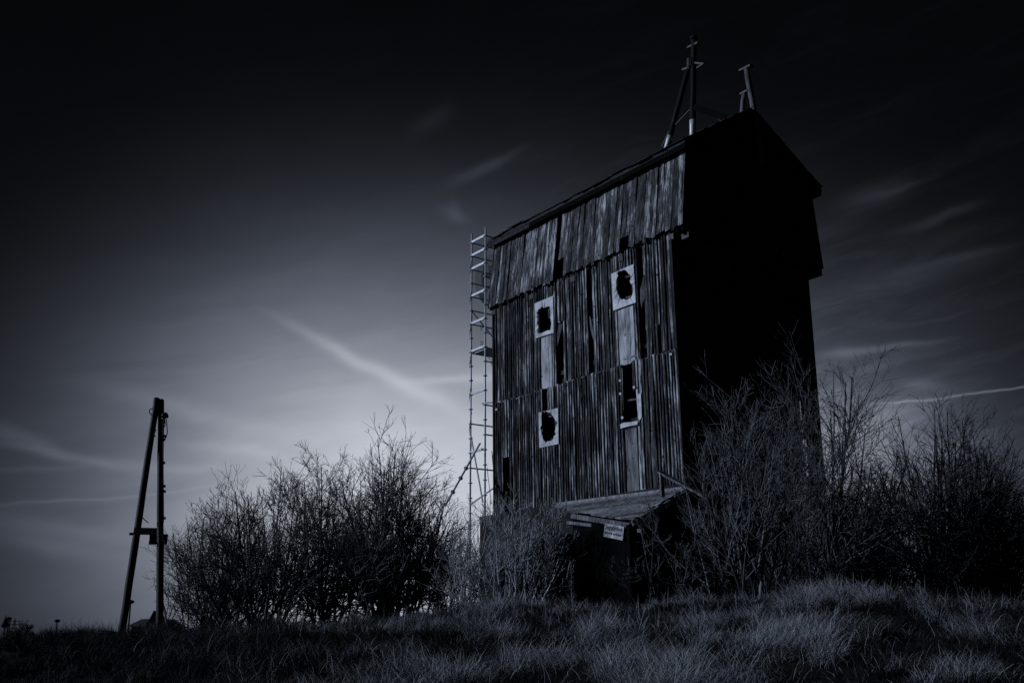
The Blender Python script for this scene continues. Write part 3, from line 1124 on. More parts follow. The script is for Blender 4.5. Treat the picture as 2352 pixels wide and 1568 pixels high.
for i in range(22):
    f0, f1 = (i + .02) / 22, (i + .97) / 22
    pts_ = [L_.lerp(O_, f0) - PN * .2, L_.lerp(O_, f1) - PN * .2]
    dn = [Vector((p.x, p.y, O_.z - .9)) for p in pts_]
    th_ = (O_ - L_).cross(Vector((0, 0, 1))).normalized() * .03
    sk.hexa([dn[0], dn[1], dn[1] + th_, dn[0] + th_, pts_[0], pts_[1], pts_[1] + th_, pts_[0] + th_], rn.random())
sk.build('added_dark_infill', M_TAR_SHADE, lean)
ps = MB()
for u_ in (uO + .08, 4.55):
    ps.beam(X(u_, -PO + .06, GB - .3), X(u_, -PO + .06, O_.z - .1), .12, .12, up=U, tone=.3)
ps.build_each('post', M_TAR_SHADE, lean)

# warning sign on the porch wall, hung crooked
sg_c = W_PF.p(*W_PF.inv(1418, 1221), .11)
sign = thing('warning_sign', 'small white warning sign with black German lettering on the dark porch wall', 'sign', sg_c)
wn = W_PF.n
sr = (W_PF.c[1] - W_PF.c[0]).normalized()
roll = -.205
sxv = sr * math.cos(roll) + Vector((0, 0, math.sin(roll)))
szv = wn.cross(sxv) * 1.0
if szv.z < 0:
    szv = -szv
SW, SH_ = .70, .32
pm = MB()
pm.slab([sg_c - sxv * SW / 2 - szv * SH_ / 2, sg_c + sxv * SW / 2 - szv * SH_ / 2, sg_c + sxv * SW / 2 + szv * SH_ / 2, sg_c - sxv * SW / 2 + szv * SH_ / 2], wn * .008)
pm.build('panel', M_SIGN, sign)


def lettering(text, size, ox, oy, name, parent, squeeze=1.0):
    cu = bpy.data.curves.new('text', 'FONT')
    cu.body = text
    cu.size = size
    cu.align_x = 'CENTER'
    cu.align_y = 'CENTER'
    cu.extrude = .0015
    cu.offset = .0015
    to = bpy.data.objects.new('text', cu)
    COL.objects.link(to)
    dg = bpy.context.evaluated_depsgraph_get()
    me = bpy.data.meshes.new_from_object(to.evaluated_get(dg))
    bpy.data.objects.remove(to)
    wd_ = max(v.co.x for v in me.vertices) - min(v.co.x for v in me.vertices)
    rotm = Matrix((sxv * (squeeze / wd_), szv, wn)).transposed().to_4x4()
    me.transform(rotm)
    me.transform(Matrix.Translation(sxv * ox + szv * oy + wn * .0105))
    me.materials.clear()
    me.materials.append(M_INK)
    o = bpy.data.objects.new(name, me)
    COL.objects.link(o)
    o.parent = parent
    return o


lettering('Bergbaugelände', .140, .0, .080, 'lettering', sign, .63)
lettering('Betreten verboten !', .105, .0, -.050, 'lettering', sign, .66)
ln_ = MB()
ln_.slab([sg_c + wn * .0085 + sxv * a_ + szv * b_ for a_, b_ in ((-.33, .010), (.33, .010), (.33, .018), (-.33, .018))], wn * .0015)
ln_.build('ruled_line', M_INK, sign)

# fallen planks leaning at the near corner
for k, (p0, p1, Y0, Y1, w_, h_, mt, lb) in enumerate((
        ((1514, 1083), (1632, 1146), 26.2, 25.4, .20, .05, M_SILVER, 'silvered fallen plank sloping down to the right from the tower corner'),
        ((1519, 1088), (1522, 1140), 26.1, 25.9, .10, .06, M_SILVER, 'short upright stub of board at the tower corner beside the porch roof'),
        ((1468, 1188), (1512, 1168), 25.7, 25.9, .14, .05, M_PALE, 'pale splintered board lying on the low edge of the porch roof'))):
    pa, pb = at(*p0, Y0), at(*p1, Y1)
    mb = MB()
    mb.beam(pa, pb, w_, h_, up=Vector((.4, -.5, .8)), tone=.6)
    tag(mb.build('plank', mt), lb, 'plank')

# ------------------------------------------------------------------ scaffold at the far end
SV = -2.80
def on_sc(px, py):
    return hit(px, py, X(0, SV, 0), V)
pL_t, pL_b = on_sc(*zs(107, 155)), on_sc(1083.5, 1230)
pR_t, pR_b = on_sc(*zs(254, 85)), on_sc(1117, 1175)
uL = sum(((p - OC).dot(U)) for p in (pL_t, pL_b)) / 2
uR = sum(((p - OC).dot(U)) for p in (pR_t, pR_b)) / 2
scaf = thing('scaffold', 'narrow galvanised scaffold tower standing against the far end of the timber tower', 'scaffold', X((uL + uR) / 2, -1.6, GB))
ZL0 = (on_sc(*zs(107, 250)).z)                                           # level of the topmost rosette
DZ = 0.5
def lev(k):
    return ZL0 - DZ * k
VB = SV + 2.57
for (u_, v_, tp) in ((uL, SV, pL_t.z), (uR, SV, pR_t.z), (uL, VB, pL_t.z), (uR, VB, pR_t.z)):
    mb = MB()
    mb.tube([X(u_, v_, GB - .2), X(u_, v_, tp)], .030, 10)
    s_ = mb.build('standard', M_STEEL, scaf, True)
    ro = MB()
    k = 0 if v_ == SV else 99
    while lev(k) > GB + .2:
        ro.tube([X(u_, v_, lev(k) - .012), X(u_, v_, lev(k) + .012)], .075, 10)
        k += 1
    ro.build_each('rosette', M_STEEL, s_)
ld = MB()
for k in (0, 1, 2, 4, 6, 8, 11, 15):                                      # along the tower's length
    ld.beam(X(uL - .03, SV, lev(k) + .03), X(uR + .03, SV, lev(k) + .03), .05, .075, tone=.8)
    ld.beam(X(uL - .03, VB, lev(k) + .03), X(uR + .03, VB, lev(k) + .03), .05, .06, tone=.8)
for k in (0, 1, 2, 3, 4, 5, 6, 8, 13, 16):                                # across
    ld.tube([X(uL, SV, lev(k)), X(uL, VB, lev(k))], .026, 8)
for k in (0, 3, 5, 9, 12, 14):
    ld.tube([X(uR, SV, lev(k)), X(uR, VB, lev(k))], .026, 8)
ld.build_each('ledger', M_STEEL, scaf)
dk = MB()
dk.hexa([X(uR, SV + .05, lev(8) - .06), X(uL, SV + .05, lev(8) - .06), X(uL, VB, lev(8) - .06), X(uR, VB, lev(8) - .06),
         X(uR, SV + .05, lev(8) + .0), X(uL, SV + .05, lev(8) + .0), X(uL, VB, lev(8) + .0), X(uR, VB, lev(8) + .0)])
dk.build('deck', M_STEEL, scaf)
br = MB()
br.tube([X(uL, SV, lev(5)), X(uL, VB, lev(9) - .3)], .024, 8)
br.tube([on_sc(*zt(98, 655)), on_sc(*zt(205, 1250))], .026, 8)
br.tube([on_sc(*zt(100, 1265)), on_sc(*zt(335, 1098))], .026, 8)
br.tube([on_sc(*zt(200, 365)), X(uR - .1, SV, on_sc(*zt(230, 362)).z), on_sc(*zt(375, 350))], .03, 8)
q0_ = on_sc(*zt(180, 722)); 
q1_ = at(*zt(-130, 1275), 33.0)
br.tube([q0_, q1_], .032, 8)
co = MB()
for f in (.42, .58, .8):
    m_ = q0_.lerp(q1_, f)
    d_ = (q1_ - q0_).normalized()
    co.tube([m_ - d_ * .02, m_ + d_ * .02], .075, 8)
br.build_each('brace', M_STEEL, scaf)
co.build_each('coupler', M_STEEL, scaf)
cbm = MB()
pp = []
for i in range(40):
    zc = pL_t.z - .4 - i * .19
    pp.append(X(uL + .035 * math.cos(i * 1.05), SV + .04 * math.sin(i * 1.05) - .01, zc))
cbm.tube(pp, .010, 5)
tag(cbm.build('rope', M_CABLE), 'dark rope wound round the outer upright of the scaffold', 'rope')
cb2 = MB()
for off in (0, .12):
    pp = [at(*zt(285 + off * 100, 790), 34.0), at(*zt(292, 880), 34.0), at(*zt(300, 960), 34.0), at(*zt(322, 1060), 34.0), at(*zt(330, 1200), 34.0)]
    cb2.tube(pp, .011, 5)
pp = [at(*zt(245, 940), 34.1), at(*zt(250, 1010), 34.1), at(*zt(262, 1100), 34.1), at(*zt(280, 1260), 34.1)]
cb2.tube(pp, .010, 5)
cb2.build_each('cable', M_CABLE, scaf)

# thin banner netting tied inside the scaffold, its print showing through from the back
def net_mat(name, col, alpha):
    m, nt, b = new_mat(name)
    b.inputs['Base Color'].default_value = (*col, 1)
    b.inputs['Roughness'].default_value = .9
    tr = nt.nodes.new('ShaderNodeBsdfTransparent')
    tl = nt.nodes.new('ShaderNodeBsdfTranslucent')
    tl.inputs[0].default_value = (*col, 1)
    m1_ = nt.nodes.new('ShaderNodeMixShader')
    m1_.inputs[0].default_value = .5
    nt.links.new(b.outputs[0], m1_.inputs[1])
    nt.links.new(tl.outputs[0], m1_.inputs[2])
    m2_ = nt.nodes.new('ShaderNodeMixShader')
    nz = nt.nodes.new('ShaderNodeTexNoise')
    nz.inputs['Scale'].default_value = 2.2
    nz.inputs['Detail'].default_value = 4
    mr = nt.nodes.new('ShaderNodeMapRange')
    mr.inputs[3].default_value, mr.inputs[4].default_value = alpha - .08, alpha + .08
    tcn = nt.nodes.new('ShaderNodeTexCoord')
    nt.links.new(tcn.outputs['Object'], nz.inputs['Vector'])
    nt.links.new(nz.outputs[0], mr.inputs[0])
    nt.links.new(mr.outputs[0], m2_.inputs[0])
    nt.links.new(tr.outputs[0], m2_.inputs[1])
    nt.links.new(m1_.outputs[0], m2_.inputs[2])
    nt.links.new(m2_.outputs[0], nt.nodes['Material Output'].inputs[0])
    return m


M_NET = net_mat('banner_net', g(.22), .34)
M_NETD = net_mat('banner_print_dark', g(.04), .38)
M_NETL = net_mat('banner_print_light', g(.30), .30)
UB = uL + .0
ban = thing('banner', 'thin grey netting banner with a round emblem hung inside the scaffold', 'banner', X(UB, SV + .8, lev(8)))
def on_bn(px, py):
    return hit(px, py, X(UB + .05, 0, 0), U)
nb = MB()
cols, rows = 10, 16
vs, fs = [], []
for r_ in range(rows + 1):
    for c_2 in range(cols + 1):
        zz = lev(0) - .1 + (lev(8) + .05 - lev(0) + .1) * r_ / rows
        vv = SV + .07 + (VB - SV - .14) * c_2 / cols
        vs.append(X(UB + .05 + .02 * math.sin(c_2 * 1.7 + r_ * .6), vv, zz))
for r_ in range(rows):
    for c_2 in range(cols):
        b0 = r_ * (cols + 1) + c_2
        fs.append((b0, b0 + 1, b0 + cols + 2, b0 + cols + 1))
nb.add(vs, fs)
nb.build('netting', M_NET, ban)


def print_poly(pts, mat, name, off):
    mb = MB()
    mb.slab([on_bn(*zs(*p)) - U * off for p in pts], U * .002)
    return mb.build(name, mat, ban)


ec = (345, 645)
el = lambda rx, ry, n=48: [(ec[0] + rx * math.cos(k * 2 * math.pi / n), ec[1] + ry * math.sin(k * 2 * math.pi / n)) for k in range(n)]
mb = MB()
mb.slab([on_bn(*zs(*p)) - U * .035 for p in el(184, 266)], U * .002)
mb.build('emblem_disc', M_NETL, ban)
mb = MB()
mb.ring([on_bn(*zs(*p)) - U * .042 for p in el(195, 280)], [on_bn(*zs(*p)) - U * .042 for p in el(183, 264)], U * .002)
mb.build('emblem_ring', M_NETL, ban)
for pts in ([(288, 476), (338, 488), (338, 508), (308, 500), (310, 522), (336, 530), (336, 548), (312, 542), (316, 566), (338, 574), (338, 594), (292, 580)],
            [(215, 570), (240, 556), (300, 580), (330, 600), (330, 640), (300, 625), (262, 600), (246, 620), (246, 660), (262, 690), (300, 690), (330, 690), (330, 720), (290, 726), (240, 716), (218, 680)],
            [(232, 480), (262, 474), (262, 520), (240, 548), (232, 530)],
            [(185, 762), (245, 775), (262, 850), (250, 900), (205, 830)]):
    print_poly(pts, M_NETD, 'emblem_letter', .048)
for pts in ([(205, 1095), (240, 1100), (240, 1130), (225, 1128), (225, 1160), (207, 1158)],
            [(272, 1110), (310, 1118), (310, 1150), (290, 1148), (290, 1170), (310, 1175), (310, 1205), (272, 1196)],
            [(318, 1120), (342, 1108), (342, 1140), (330, 1150), (342, 1180), (342, 1212), (318, 1190)],
            [(205, 1262), (236, 1268), (236, 1318), (300, 1330), (303, 1372), (262, 1362), (205, 1352)],
            [(275, 1420), (312, 1428), (312, 1450), (346, 1440), (346, 1530), (312, 1524), (312, 1470), (275, 1462)]):
    print_poly(pts, M_NETL, 'printed_letter', .048)

# ------------------------------------------------------------------ A-frame power pole
YP = 26.5
pole = thing('utility_pole', 'old wooden A-frame power pole with a cross rail standing on the left of the bank', 'utility pole', at(325, 1440, YP))
def leg(pt, pb, r0_, r1_, Y0, Y1, seed):
    rn = random.Random(seed)
    p1, p0 = at(*pt, Y1), at(*pb, Y0)
    p0 = p0 + (p0 - p1).normalized() * .5
    pts, rs = [], []
    for i in range(14):
        f = i / 13
        pts.append(p0.lerp(p1, f) + Vector((rn.uniform(-.006, .006), rn.uniform(-.006, .006), 0)))
        rs.append((r0_ + (r1_ - r0_) * f) * rn.uniform(.97, 1.03))
    rs.append(rs[-1] * .55)
    pts.append(p1 + (p1 - p0).normalized() * .03)
    mb = MB()
    mb.tube(pts, rs, 14, rn.random())
    return mb.build('leg', M_POST, pole, True)


leg((360.5, 915), (283, 1430), .094, .078, YP + .1, YP, 1)
leg((369.5, 919), (367, 1430), .090, .074, YP - .2, YP + .10, 2)
mb = MB()
mb.beam(at(310, 1219, YP), at(366, 1220, YP), .14, .16)
mb.build('cross_rail', M_POST, pole)
mb = MB()
c1 = at(364, 1238, YP + .14)
mb.box(c1, .43, .08, .25)
mb.build('switch_box', M_POST, pole)
mb = MB()
i0 = at(372, 962, YP - .05)
mb.beam(i0, at(380, 960, YP - .05), .05, .05)
cI = at(379, 953, YP - .05)
mb.tube([cI + Vector((0, 0, z_)) for z_ in (-.07, -.06, .0, .05, .075)], [.03, .095, .085, .06, .01], 12)
mb.build('lamp_head', M_DARKMETAL, pole, True)


def loop(pts, r_=.011, Y=YP - .1):
    m_ = MB()
    m_.tube([at(*p, Y) for p in pts], r_, 6)
    return m_


zl = lambda x, y: ((500 + x / 2.4136) * .57422, (1550 + y / 2.4136) * .57422)
L1_ = MB()
for pts in ([(385, 310), (388, 350), (370, 400), (360, 430)], [(400, 300), (405, 380), (410, 430), (395, 480), (378, 515)],
            [(378, 305), (380, 340), (368, 350)], [(362, 330), (364, 500), (368, 720), (370, 960), (372, 1150), (372, 1300)],
            [(270, 200), (238, 210), (236, 240), (262, 268)], [(300, 400), (285, 440), (284, 468), (300, 468)], [(160, 1240), (190, 1275), (225, 1302)]):
    L1_.tube([at(*zl(*p), YP - .14) for p in pts], .014, 6)
L1_.build_each('cable', M_CABLE, pole)
L2_ = MB()
for (x_, y_) in ((367, 500), (368, 725), (372, 950), (374, 1000), (373, 1258), (62, 1410), (382, 468)):
    L2_.box(at(*zl(x_, y_), YP - .15), .09, .06, .06)
L2_.build_each('cable_clip', M_DARKMETAL, pole)

# ------------------------------------------------------------------ bare shrubs
def tubes_np(P, Rr, sides):
    """P (n, s+1, 3), Rr (n, s+1): tapered tubes as one vertex and quad array."""
    n, s1, _ = P.shape
    d = np.empty_like(P)
    d[:, 1:-1] = P[:, 2:] - P[:, :-2]
    d[:, 0] = P[:, 1] - P[:, 0]
    d[:, -1] = P[:, -1] - P[:, -2]
    d /= np.linalg.norm(d, axis=-1, keepdims=True) + 1e-9
    ref = np.array([0.31, 0.83, 0.47])
    a = np.cross(d, ref)
    a /= np.linalg.norm(a, axis=-1, keepdims=True) + 1e-9
    b = np.cross(d, a)
    ang = np.arange(sides) * 2 * np.pi / sides
    ring = P[:, :, None, :] + Rr[:, :, None, None] * (a[:, :, None, :] * np.cos(ang)[None, None, :, None] + b[:, :, None, :] * np.sin(ang)[None, None, :, None])
    v = ring.reshape(-1, 3)
    base = (np.arange(n)[:, None, None] * s1 + np.arange(s1 - 1)[None, :, None]) * sides
    k = np.arange(sides)[None, None, :]
    k2 = (k + 1) % sides
    q = np.stack([base + k, base + k2, base + sides + k2, base + sides + k], -1).reshape(-1, 4)
    return v, q


def grow(rg, P, Rr, Ln, kids, t_lo, t_hi, ratio, ang, segs, up, r_ratio, wob, r_min):
    """Side branches for every parent polyline."""
    n, s1, _ = P.shape
    kk = rg.poisson(kids * Ln / Ln.mean(), n).clip(1, int(kids * 2.5) + 1)
    idx = np.repeat(np.arange(n), kk)
    m = len(idx)
    t = t_lo + (t_hi - t_lo) * rg.random(m) ** .85
    f = t * (s1 - 1)
    i0 = np.minimum(f.astype(int), s1 - 2)
    w = (f - i0)[:, None]
    pos = P[idx, i0] * (1 - w) + P[idx, i0 + 1] * w
    tan = P[idx, i0 + 1] - P[idx, i0]
    tan /= np.linalg.norm(tan, axis=-1, keepdims=True) + 1e-9
    rad = (Rr[idx, i0] * (1 - w[:, 0]) + Rr[idx, i0 + 1] * w[:, 0])
    rv = rg.normal(size=(m, 3))
    rv -= tan * (rv * tan).sum(-1, keepdims=True)
    rv /= np.linalg.norm(rv, axis=-1, keepdims=True) + 1e-9
    a = np.radians(ang * rg.uniform(.6, 1.35, m))[:, None]
    d = tan * np.cos(a) + rv * np.sin(a)
    L = Ln[idx] * ratio * rg.uniform(.45, 1.25, m) * (1.32 - .92 * t)
    seg = (L / segs)[:, None]
    pts = [pos]
    for s in range(segs):
        d = d + np.array([0, 0, up]) + rg.normal(size=(m, 3)) * wob
        d /= np.linalg.norm(d, axis=-1, keepdims=True)
        pts.append(pts[-1] + d * seg)
    Q = np.stack(pts, 1)
    r0 = np.maximum(rad * r_ratio, r_min)
    RR = r0[:, None] * np.linspace(1, .45, segs + 1)[None]
    RR = np.maximum(RR, r_min * .55)
    return Q, RR, L


def shrub_arrays(seed, wl, wr, wd, h, stems, kids=(12, 5.8, 2.6), r0=.035, spread=.25, dens_lo=.05, twig=.0062, erect=.035, tip=.60):
    rg = np.random.default_rng(seed)
    ang = rg.random(stems) * 2 * np.pi
    rad = np.sqrt(rg.random(stems)) * .92
    cx, cy = rad * np.cos(ang), rad * np.sin(ang)
    tx = (wr - wl) / 2 + cx * (wl + wr) / 2
    ty = cy * wd
    tz = h * (1 - tip * rad ** 2) * rg.uniform(.82, 1.0, stems)
    S = 9
    f = np.linspace(0, 1, S + 1)[None, :, None]
    b0 = np.stack([rg.normal(size=stems) * spread, rg.normal(size=stems) * spread, np.zeros(stems) - .25], -1)
    b0[:, :2] += np.stack([tx, ty], -1) * .10
    tipv = np.stack([tx, ty, tz], -1)
    lat = (tipv - b0)
    P = b0[:, None, :] + lat[:, None, :] * f
    bow = np.sin(np.pi * f[..., 0]) * .10
    P[:, :, 0] += bow * lat[:, None, 0]
    P[:, :, 1] += bow * lat[:, None, 1]
    wob = np.cumsum(rg.normal(size=(stems, S + 1, 3)) * .012 * h / 4, 1)
    wob[:, 0] = 0
    wob[:, :, 2] *= .3
    P = P + wob
    Rr = (r0 * rg.uniform(.55, 1.25, stems))[:, None] * np.linspace(1, .28, S + 1)[None]
    Ln = np.linalg.norm(lat, axis=-1)
    out = [(P, Rr, 6)]
    Q1, R1, L1 = grow(rg, P, Rr, Ln, kids[0], dens_lo, .99, .46, 44, 6, erect, .6, .10, twig * 1.25)
    out.append((Q1, R1, 4))
    Q2, R2, L2 = grow(rg, Q1, R1, L1, kids[1], .12, 1.0, .56, 36, 5, erect * 1.3, .7, .12, twig)
    out.append((Q2, R2, 3))
    Q3, R3, L3 = grow(rg, Q2, R2, L2, kids[2], .15, 1.0, .60, 38, 3, erect * 1.5, .8, .13, twig * .85)
    out.append((Q3, R3, 3))
    return out, rg


def shrub(label, base_px, Y, left_px, right_px, top_px, stems, mat, seed, depth=.6, group=None, name='bare_shrub', **kw):
    px, py = base_px
    b = at(px, py, Y)
    b.z = float(ground(b.x, b.y))
    wl = max(.4, b.x - at(left_px, py, Y).x)
    wr = max(.4, at(right_px, py, Y).x - b.x)
    h = at(px, top_px, Y).z - b.z
    o = thing(name, label, 'shrub', b, group)
    lv, rg = shrub_arrays(seed, wl, wr, (wl + wr) / 2 * depth, h, stems, **kw)
    bo = np.array(b)
    v, q = tubes_np(lv[0][0] + bo, lv[0][1], lv[0][2])
    tn = np.repeat(rg.random(len(lv[0][0])), lv[0][0].shape[1] * lv[0][2])
    fast_mesh('trunk', v, q, mat, o, tn, smooth=True)
    vs, qs, ts, off = [], [], [], 0
    for P, Rr, sd in lv[1:]:
        v, q = tubes_np(P + bo, Rr, sd)
        vs.append(v)
        qs.append(q + off)
        ts.append(np.repeat(rg.random(len(P)), P.shape[1] * sd))
        off += len(v)
    fast_mesh('crown', np.concatenate(vs), np.concatenate(qs), mat, o, np.concatenate(ts))
    return o


GL = 'bare shrubs between the pole and the tower'
shrub('dark bare shrub filling the gap behind the second shrub from the pole', (530, 1428), 30.5, 400, 680, 1100, 14, M_BARK_DARK, 121, group=GL)
shrub('dark bare shrub at the back of the thicket behind the tallest one', (770, 1425), 31.5, 620, 930, 1060, 11, M_BARK_DARK, 122, group=GL, kids=(9, 5, 2.5))
shrub('dark bare shrub at the back of the thicket nearest the scaffold', (990, 1420), 31.0, 880, 1090, 1110, 10, M_BARK_DARK, 123, group=GL, kids=(8, 5, 2.4))
GR = 'bare shrubs to the right of the tower'
shrub('broad dark bare shrub right behind the A-frame pole', (450, 1430), 27.8, 335, 640, 1112, 16, M_BARK_DARK, 101, group=GL)
shrub('dark bare shrub with a tall spike of twigs, second from the pole', (610, 1432), 26.8, 430, 790, 1072, 19, M_BARK_DARK, 102, group=GL)
shrub('dense dark bare shrub in the middle of the left thicket', (725, 1430), 28.6, 560, 900, 1065, 17, M_BARK_DARK, 103, group=GL)
shrub('tallest shrub of the left thicket, thick black stems fanning from one stool', (880, 1425), 27.0, 715, 1060, 1000, 20, M_BARK_DARK, 104, group=GL, r0=.055)
shrub('dark bare shrub reaching toward the foot of the scaffold', (935, 1420), 28.4, 800, 1075, 1030, 15, M_BARK_DARK, 105, group=GL)
shrub('low twiggy shrub under the scaffold brace', (1040, 1418), 29.6, 940, 1120, 1180, 10, M_BARK_DARK, 106, group=GL, kids=(9, 5, 2.5))
shrub('pale many-stemmed shrub in front of the tower plinth', (1190, 1400), 23.6, 1085, 1330, 1115, 32, M_BARK_PALE, 107, twig=.0052, kids=(5, 3.6, 2.2), r0=.024, dens_lo=.35, spread=.50, erect=.10)
shrub('thin pale shrub left of the plinth corner', (1105, 1405), 24.6, 1020, 1200, 1140, 22, M_BARK_PALE, 108, twig=.0052, kids=(6, 4, 2.2), r0=.022, spread=.35, erect=.09)
shrub('pale twiggy shrub spreading across the dark gable end', (1745, 1385), 22.6, 1590, 1880, 815, 13, M_BARK_MID, 109, group=GR, r0=.038, kids=(9, 4, 2.3), spread=.25, dens_lo=.22, twig=.0058, tip=.5)
shrub('sparse grey shrub with thin arching twigs in front of the dark porch', (1510, 1400), 23.0, 1390, 1620, 1160, 7, M_BARK_MID, 118, group=GR, kids=(7, 4, 2), r0=.018, dens_lo=.2, twig=.005)
shrub('slender grey shrub beside the porch', (1650, 1385), 23.4, 1545, 1760, 960, 7, M_BARK_MID, 110, group=GR, r0=.026, kids=(8, 4, 2.5))
shrub('tall dark shrub against the sky just right of the tower', (1885, 1385), 25.0, 1800, 2130, 765, 15, M_BARK_DARK, 111, group=GR, r0=.045)
shrub('round-topped dark shrub under the vapour trail', (2165, 1385), 26.5, 1990, 2365, 915, 19, M_BARK_DARK, 112, group=GR, r0=.05, tip=.5)
shrub('low black thicket shrub between the two tall dark ones', (2010, 1385), 28.0, 1880, 2160, 1080, 18, M_BARK_DARK, 113, group=GR)
shrub('wide dark shrub with low arching limbs near the right edge, under the vapour trail', (2250, 1390), 28.5, 2090, 2420, 985, 12, M_BARK_DARK, 119, group=GR, r0=.05, tip=.75, kids=(12, 6, 2.6))
shrub('dark shrub at the right edge of the view', (2330, 1395), 27.0, 2190, 2470, 1065, 17, M_BARK_DARK, 114, group=GR)
shrub('black low shrub behind the crest under the right-hand branches', (2220, 1390), 25.0, 2080, 2360, 1210, 18, M_BARK_DARK, 115, group=GR)
shrub('low black shrub between the gable end and the tall dark shrub', (1935, 1388), 26.0, 1830, 2050, 1130, 18, M_BARK_DARK, 117, group=GR, kids=(14, 6, 3))
shrub('low tangled shrub at the foot of the gable end', (1830, 1390), 24.0, 1690, 1980, 1150, 12, M_BARK_DARK, 116, group=GR, kids=(9, 4.5, 2.5))

# ------------------------------------------------------------------ grass
def blades(name, label, x, y, h, ln, dirn, tone, width, rg):
    n = len(x)
    z = ground(x, y) - .02
    dx, dy = np.cos(dirn), np.sin(dirn)
    wv = rg.uniform(width[0], width[1], n)
    fa_ = rg.random(n) * np.pi
    Wd = np.stack([np.cos(fa_) * wv, np.sin(fa_) * wv, np.zeros(n)], -1)
    P = [np.stack([x, y, z], -1)]
    side = rg.normal(size=n) * .35
    for k in range(4):                                    # each piece leans further than the one below
        th = np.clip(ln * (.18 + .42 * k) + rg.normal(size=n) * .12, -.2, 2.3)
        dk_ = dirn + side * k * .5
        P.append(P[-1] + np.stack([np.cos(dk_) * np.sin(th), np.sin(dk_) * np.sin(th), np.cos(th)], -1) * (h / 4)[:, None])
    v = np.stack([P[0] - Wd, P[0] + Wd, P[1] - Wd, P[1] + Wd, P[2] - Wd * .8, P[2] + Wd * .8, P[3] - Wd * .55, P[3] + Wd * .55, P[4]], 1).reshape(-1, 3)
    b_ = np.arange(n)[:, None] * 9
    q = np.concatenate([b_ + np.array([[i, i + 1, i + 3, i + 2]]) for i in (0, 2, 4)], 0)
    o = fast_mesh(name, v, q, M_STRAW, None, np.repeat(np.clip(tone, 0, 1), 9), tris=b_ + np.array([[6, 7, 8]]))
    return tag(o, label, 'grass', kind='stuff')


def vignette_tone(x, y):
    """Blade tone with vignette shade painted in: dark left, bright middle, dimmer far right."""
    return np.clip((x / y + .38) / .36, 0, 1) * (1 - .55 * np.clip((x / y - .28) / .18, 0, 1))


rg = np.random.default_rng(2)


def scatter(n, y0, y1):
    y = y0 + (y1 - y0) * rg.random(n) ** 1.2
    return (rg.random(n) * 2 - 1) * (y * .70 + .5), y


# tussocks: blades fanning out of one foot and falling over, pale ones on the swells, dull ones in the hollows
nc = 8200
cx_, cy_ = scatter(nc, 9.0, 22.5)
cl = vnoise(cx_ - .10 * cy_, cy_ * .35, .55, 21) * .55 + vnoise(cx_, cy_, .8, 22) * .40 + vnoise(cx_, cy_, .30, 28) * .35
pat = np.clip((cl - .47) / .34, 0, 1)
ctone = -.26 + pat * (.14 + .86 * vignette_tone(cx_, cy_)) + rg.normal(size=nc) * .18
csize = (.11 + .15 * pat) * rg.uniform(.6, 1.35, nc)
cdir = vnoise(cx_, cy_, 1.5, 23) * 8
nb_ = (60 + 70 * pat).astype(int)
ix = np.repeat(np.arange(nc), nb_)
n = len(ix)
rad_ = np.abs(rg.normal(size=n)) * csize[ix] * .32
an_ = rg.random(n) * 2 * np.pi
bx, by = cx_[ix] + rad_ * np.cos(an_), cy_[ix] + rad_ * np.sin(an_)
dd = np.arctan2(np.sin(an_) + .8 * np.sin(cdir[ix]), np.cos(an_) + .8 * np.cos(cdir[ix])) + rg.normal(size=n) * .5
blades('grass', 'pale dry tussocks of fallen grass covering the bank', bx, by, csize[ix] * rg.uniform(.6, 1.5, n),
       rg.uniform(.45, 1.9, n), dd, ctone[ix] + rg.normal(size=n) * .17, (.0015, .0032), rg)
n = 260000
bx, by = scatter(n, 9.0, 23.0)
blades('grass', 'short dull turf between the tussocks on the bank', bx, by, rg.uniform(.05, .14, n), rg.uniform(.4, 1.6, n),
       rg.random(n) * 2 * np.pi, -.14 + .20 * vignette_tone(bx, by) + rg.normal(size=n) * .16, (.0014, .003), rg)
n = 4500
bx, by = scatter(n, 16.5, 23)
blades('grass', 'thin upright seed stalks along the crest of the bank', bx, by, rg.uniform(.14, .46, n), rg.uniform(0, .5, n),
       rg.random(n) * 2 * np.pi, .05 + .40 * vignette_tone(bx, by) + rg.normal(size=n) * .2, (.0016, .003), rg)
n = 6500
bx, by = scatter(n, 9.2, 19)
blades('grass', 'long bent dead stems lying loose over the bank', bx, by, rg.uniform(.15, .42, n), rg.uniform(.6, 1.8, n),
       vnoise(bx, by, 2.0, 27) * 7 + rg.normal(size=n) * 1.4, .18 + .40 * vignette_tone(bx, by) + rg.normal(size=n) * .2, (.0016, .003), rg)

# feathery young weed by the porch
wb = at(1312, 1402, 21.5)
wb.z = float(ground(wb.x, wb.y))
weed = thing('weed', 'feathery upright weed growing at the crest in front of the porch', 'plant', wb)
rg = np.random.default_rng(77)
hw = .95
ws = np.stack([np.cumsum(rg.normal(size=9) * .012), np.cumsum(rg.normal(size=9) * .012), np.linspace(-.05, hw, 9)], -1)[None] + np.array(wb)
v, q = tubes_np(ws, np.linspace(.012, .004, 9)[None], 5)
fast_mesh('stem', v, q, M_BARK_PALE, weed, np.full(len(v), .6))
Q1, R1, L1 = grow(rg, ws, np.linspace(.01, .004, 9)[None], np.array([hw]), 60, .15, 1.0, .16, 45, 3, .2, .6, .1, .0035)
Q2, R2, L2 = grow(rg, Q1, R1, L1, 5, .1, 1, .5, 40, 2, .1, .8, .1, .003)
v1, q1 = tubes_np(Q1, R1, 3)
v2, q2 = tubes_np(Q2, R2, 3)
fast_mesh('leaf_spray', np.concatenate([v1, v2]), np.concatenate([q1, q2 + len(v1)]), M_BARK_MID, weed, np.full(len(v1) + len(v2), .45))

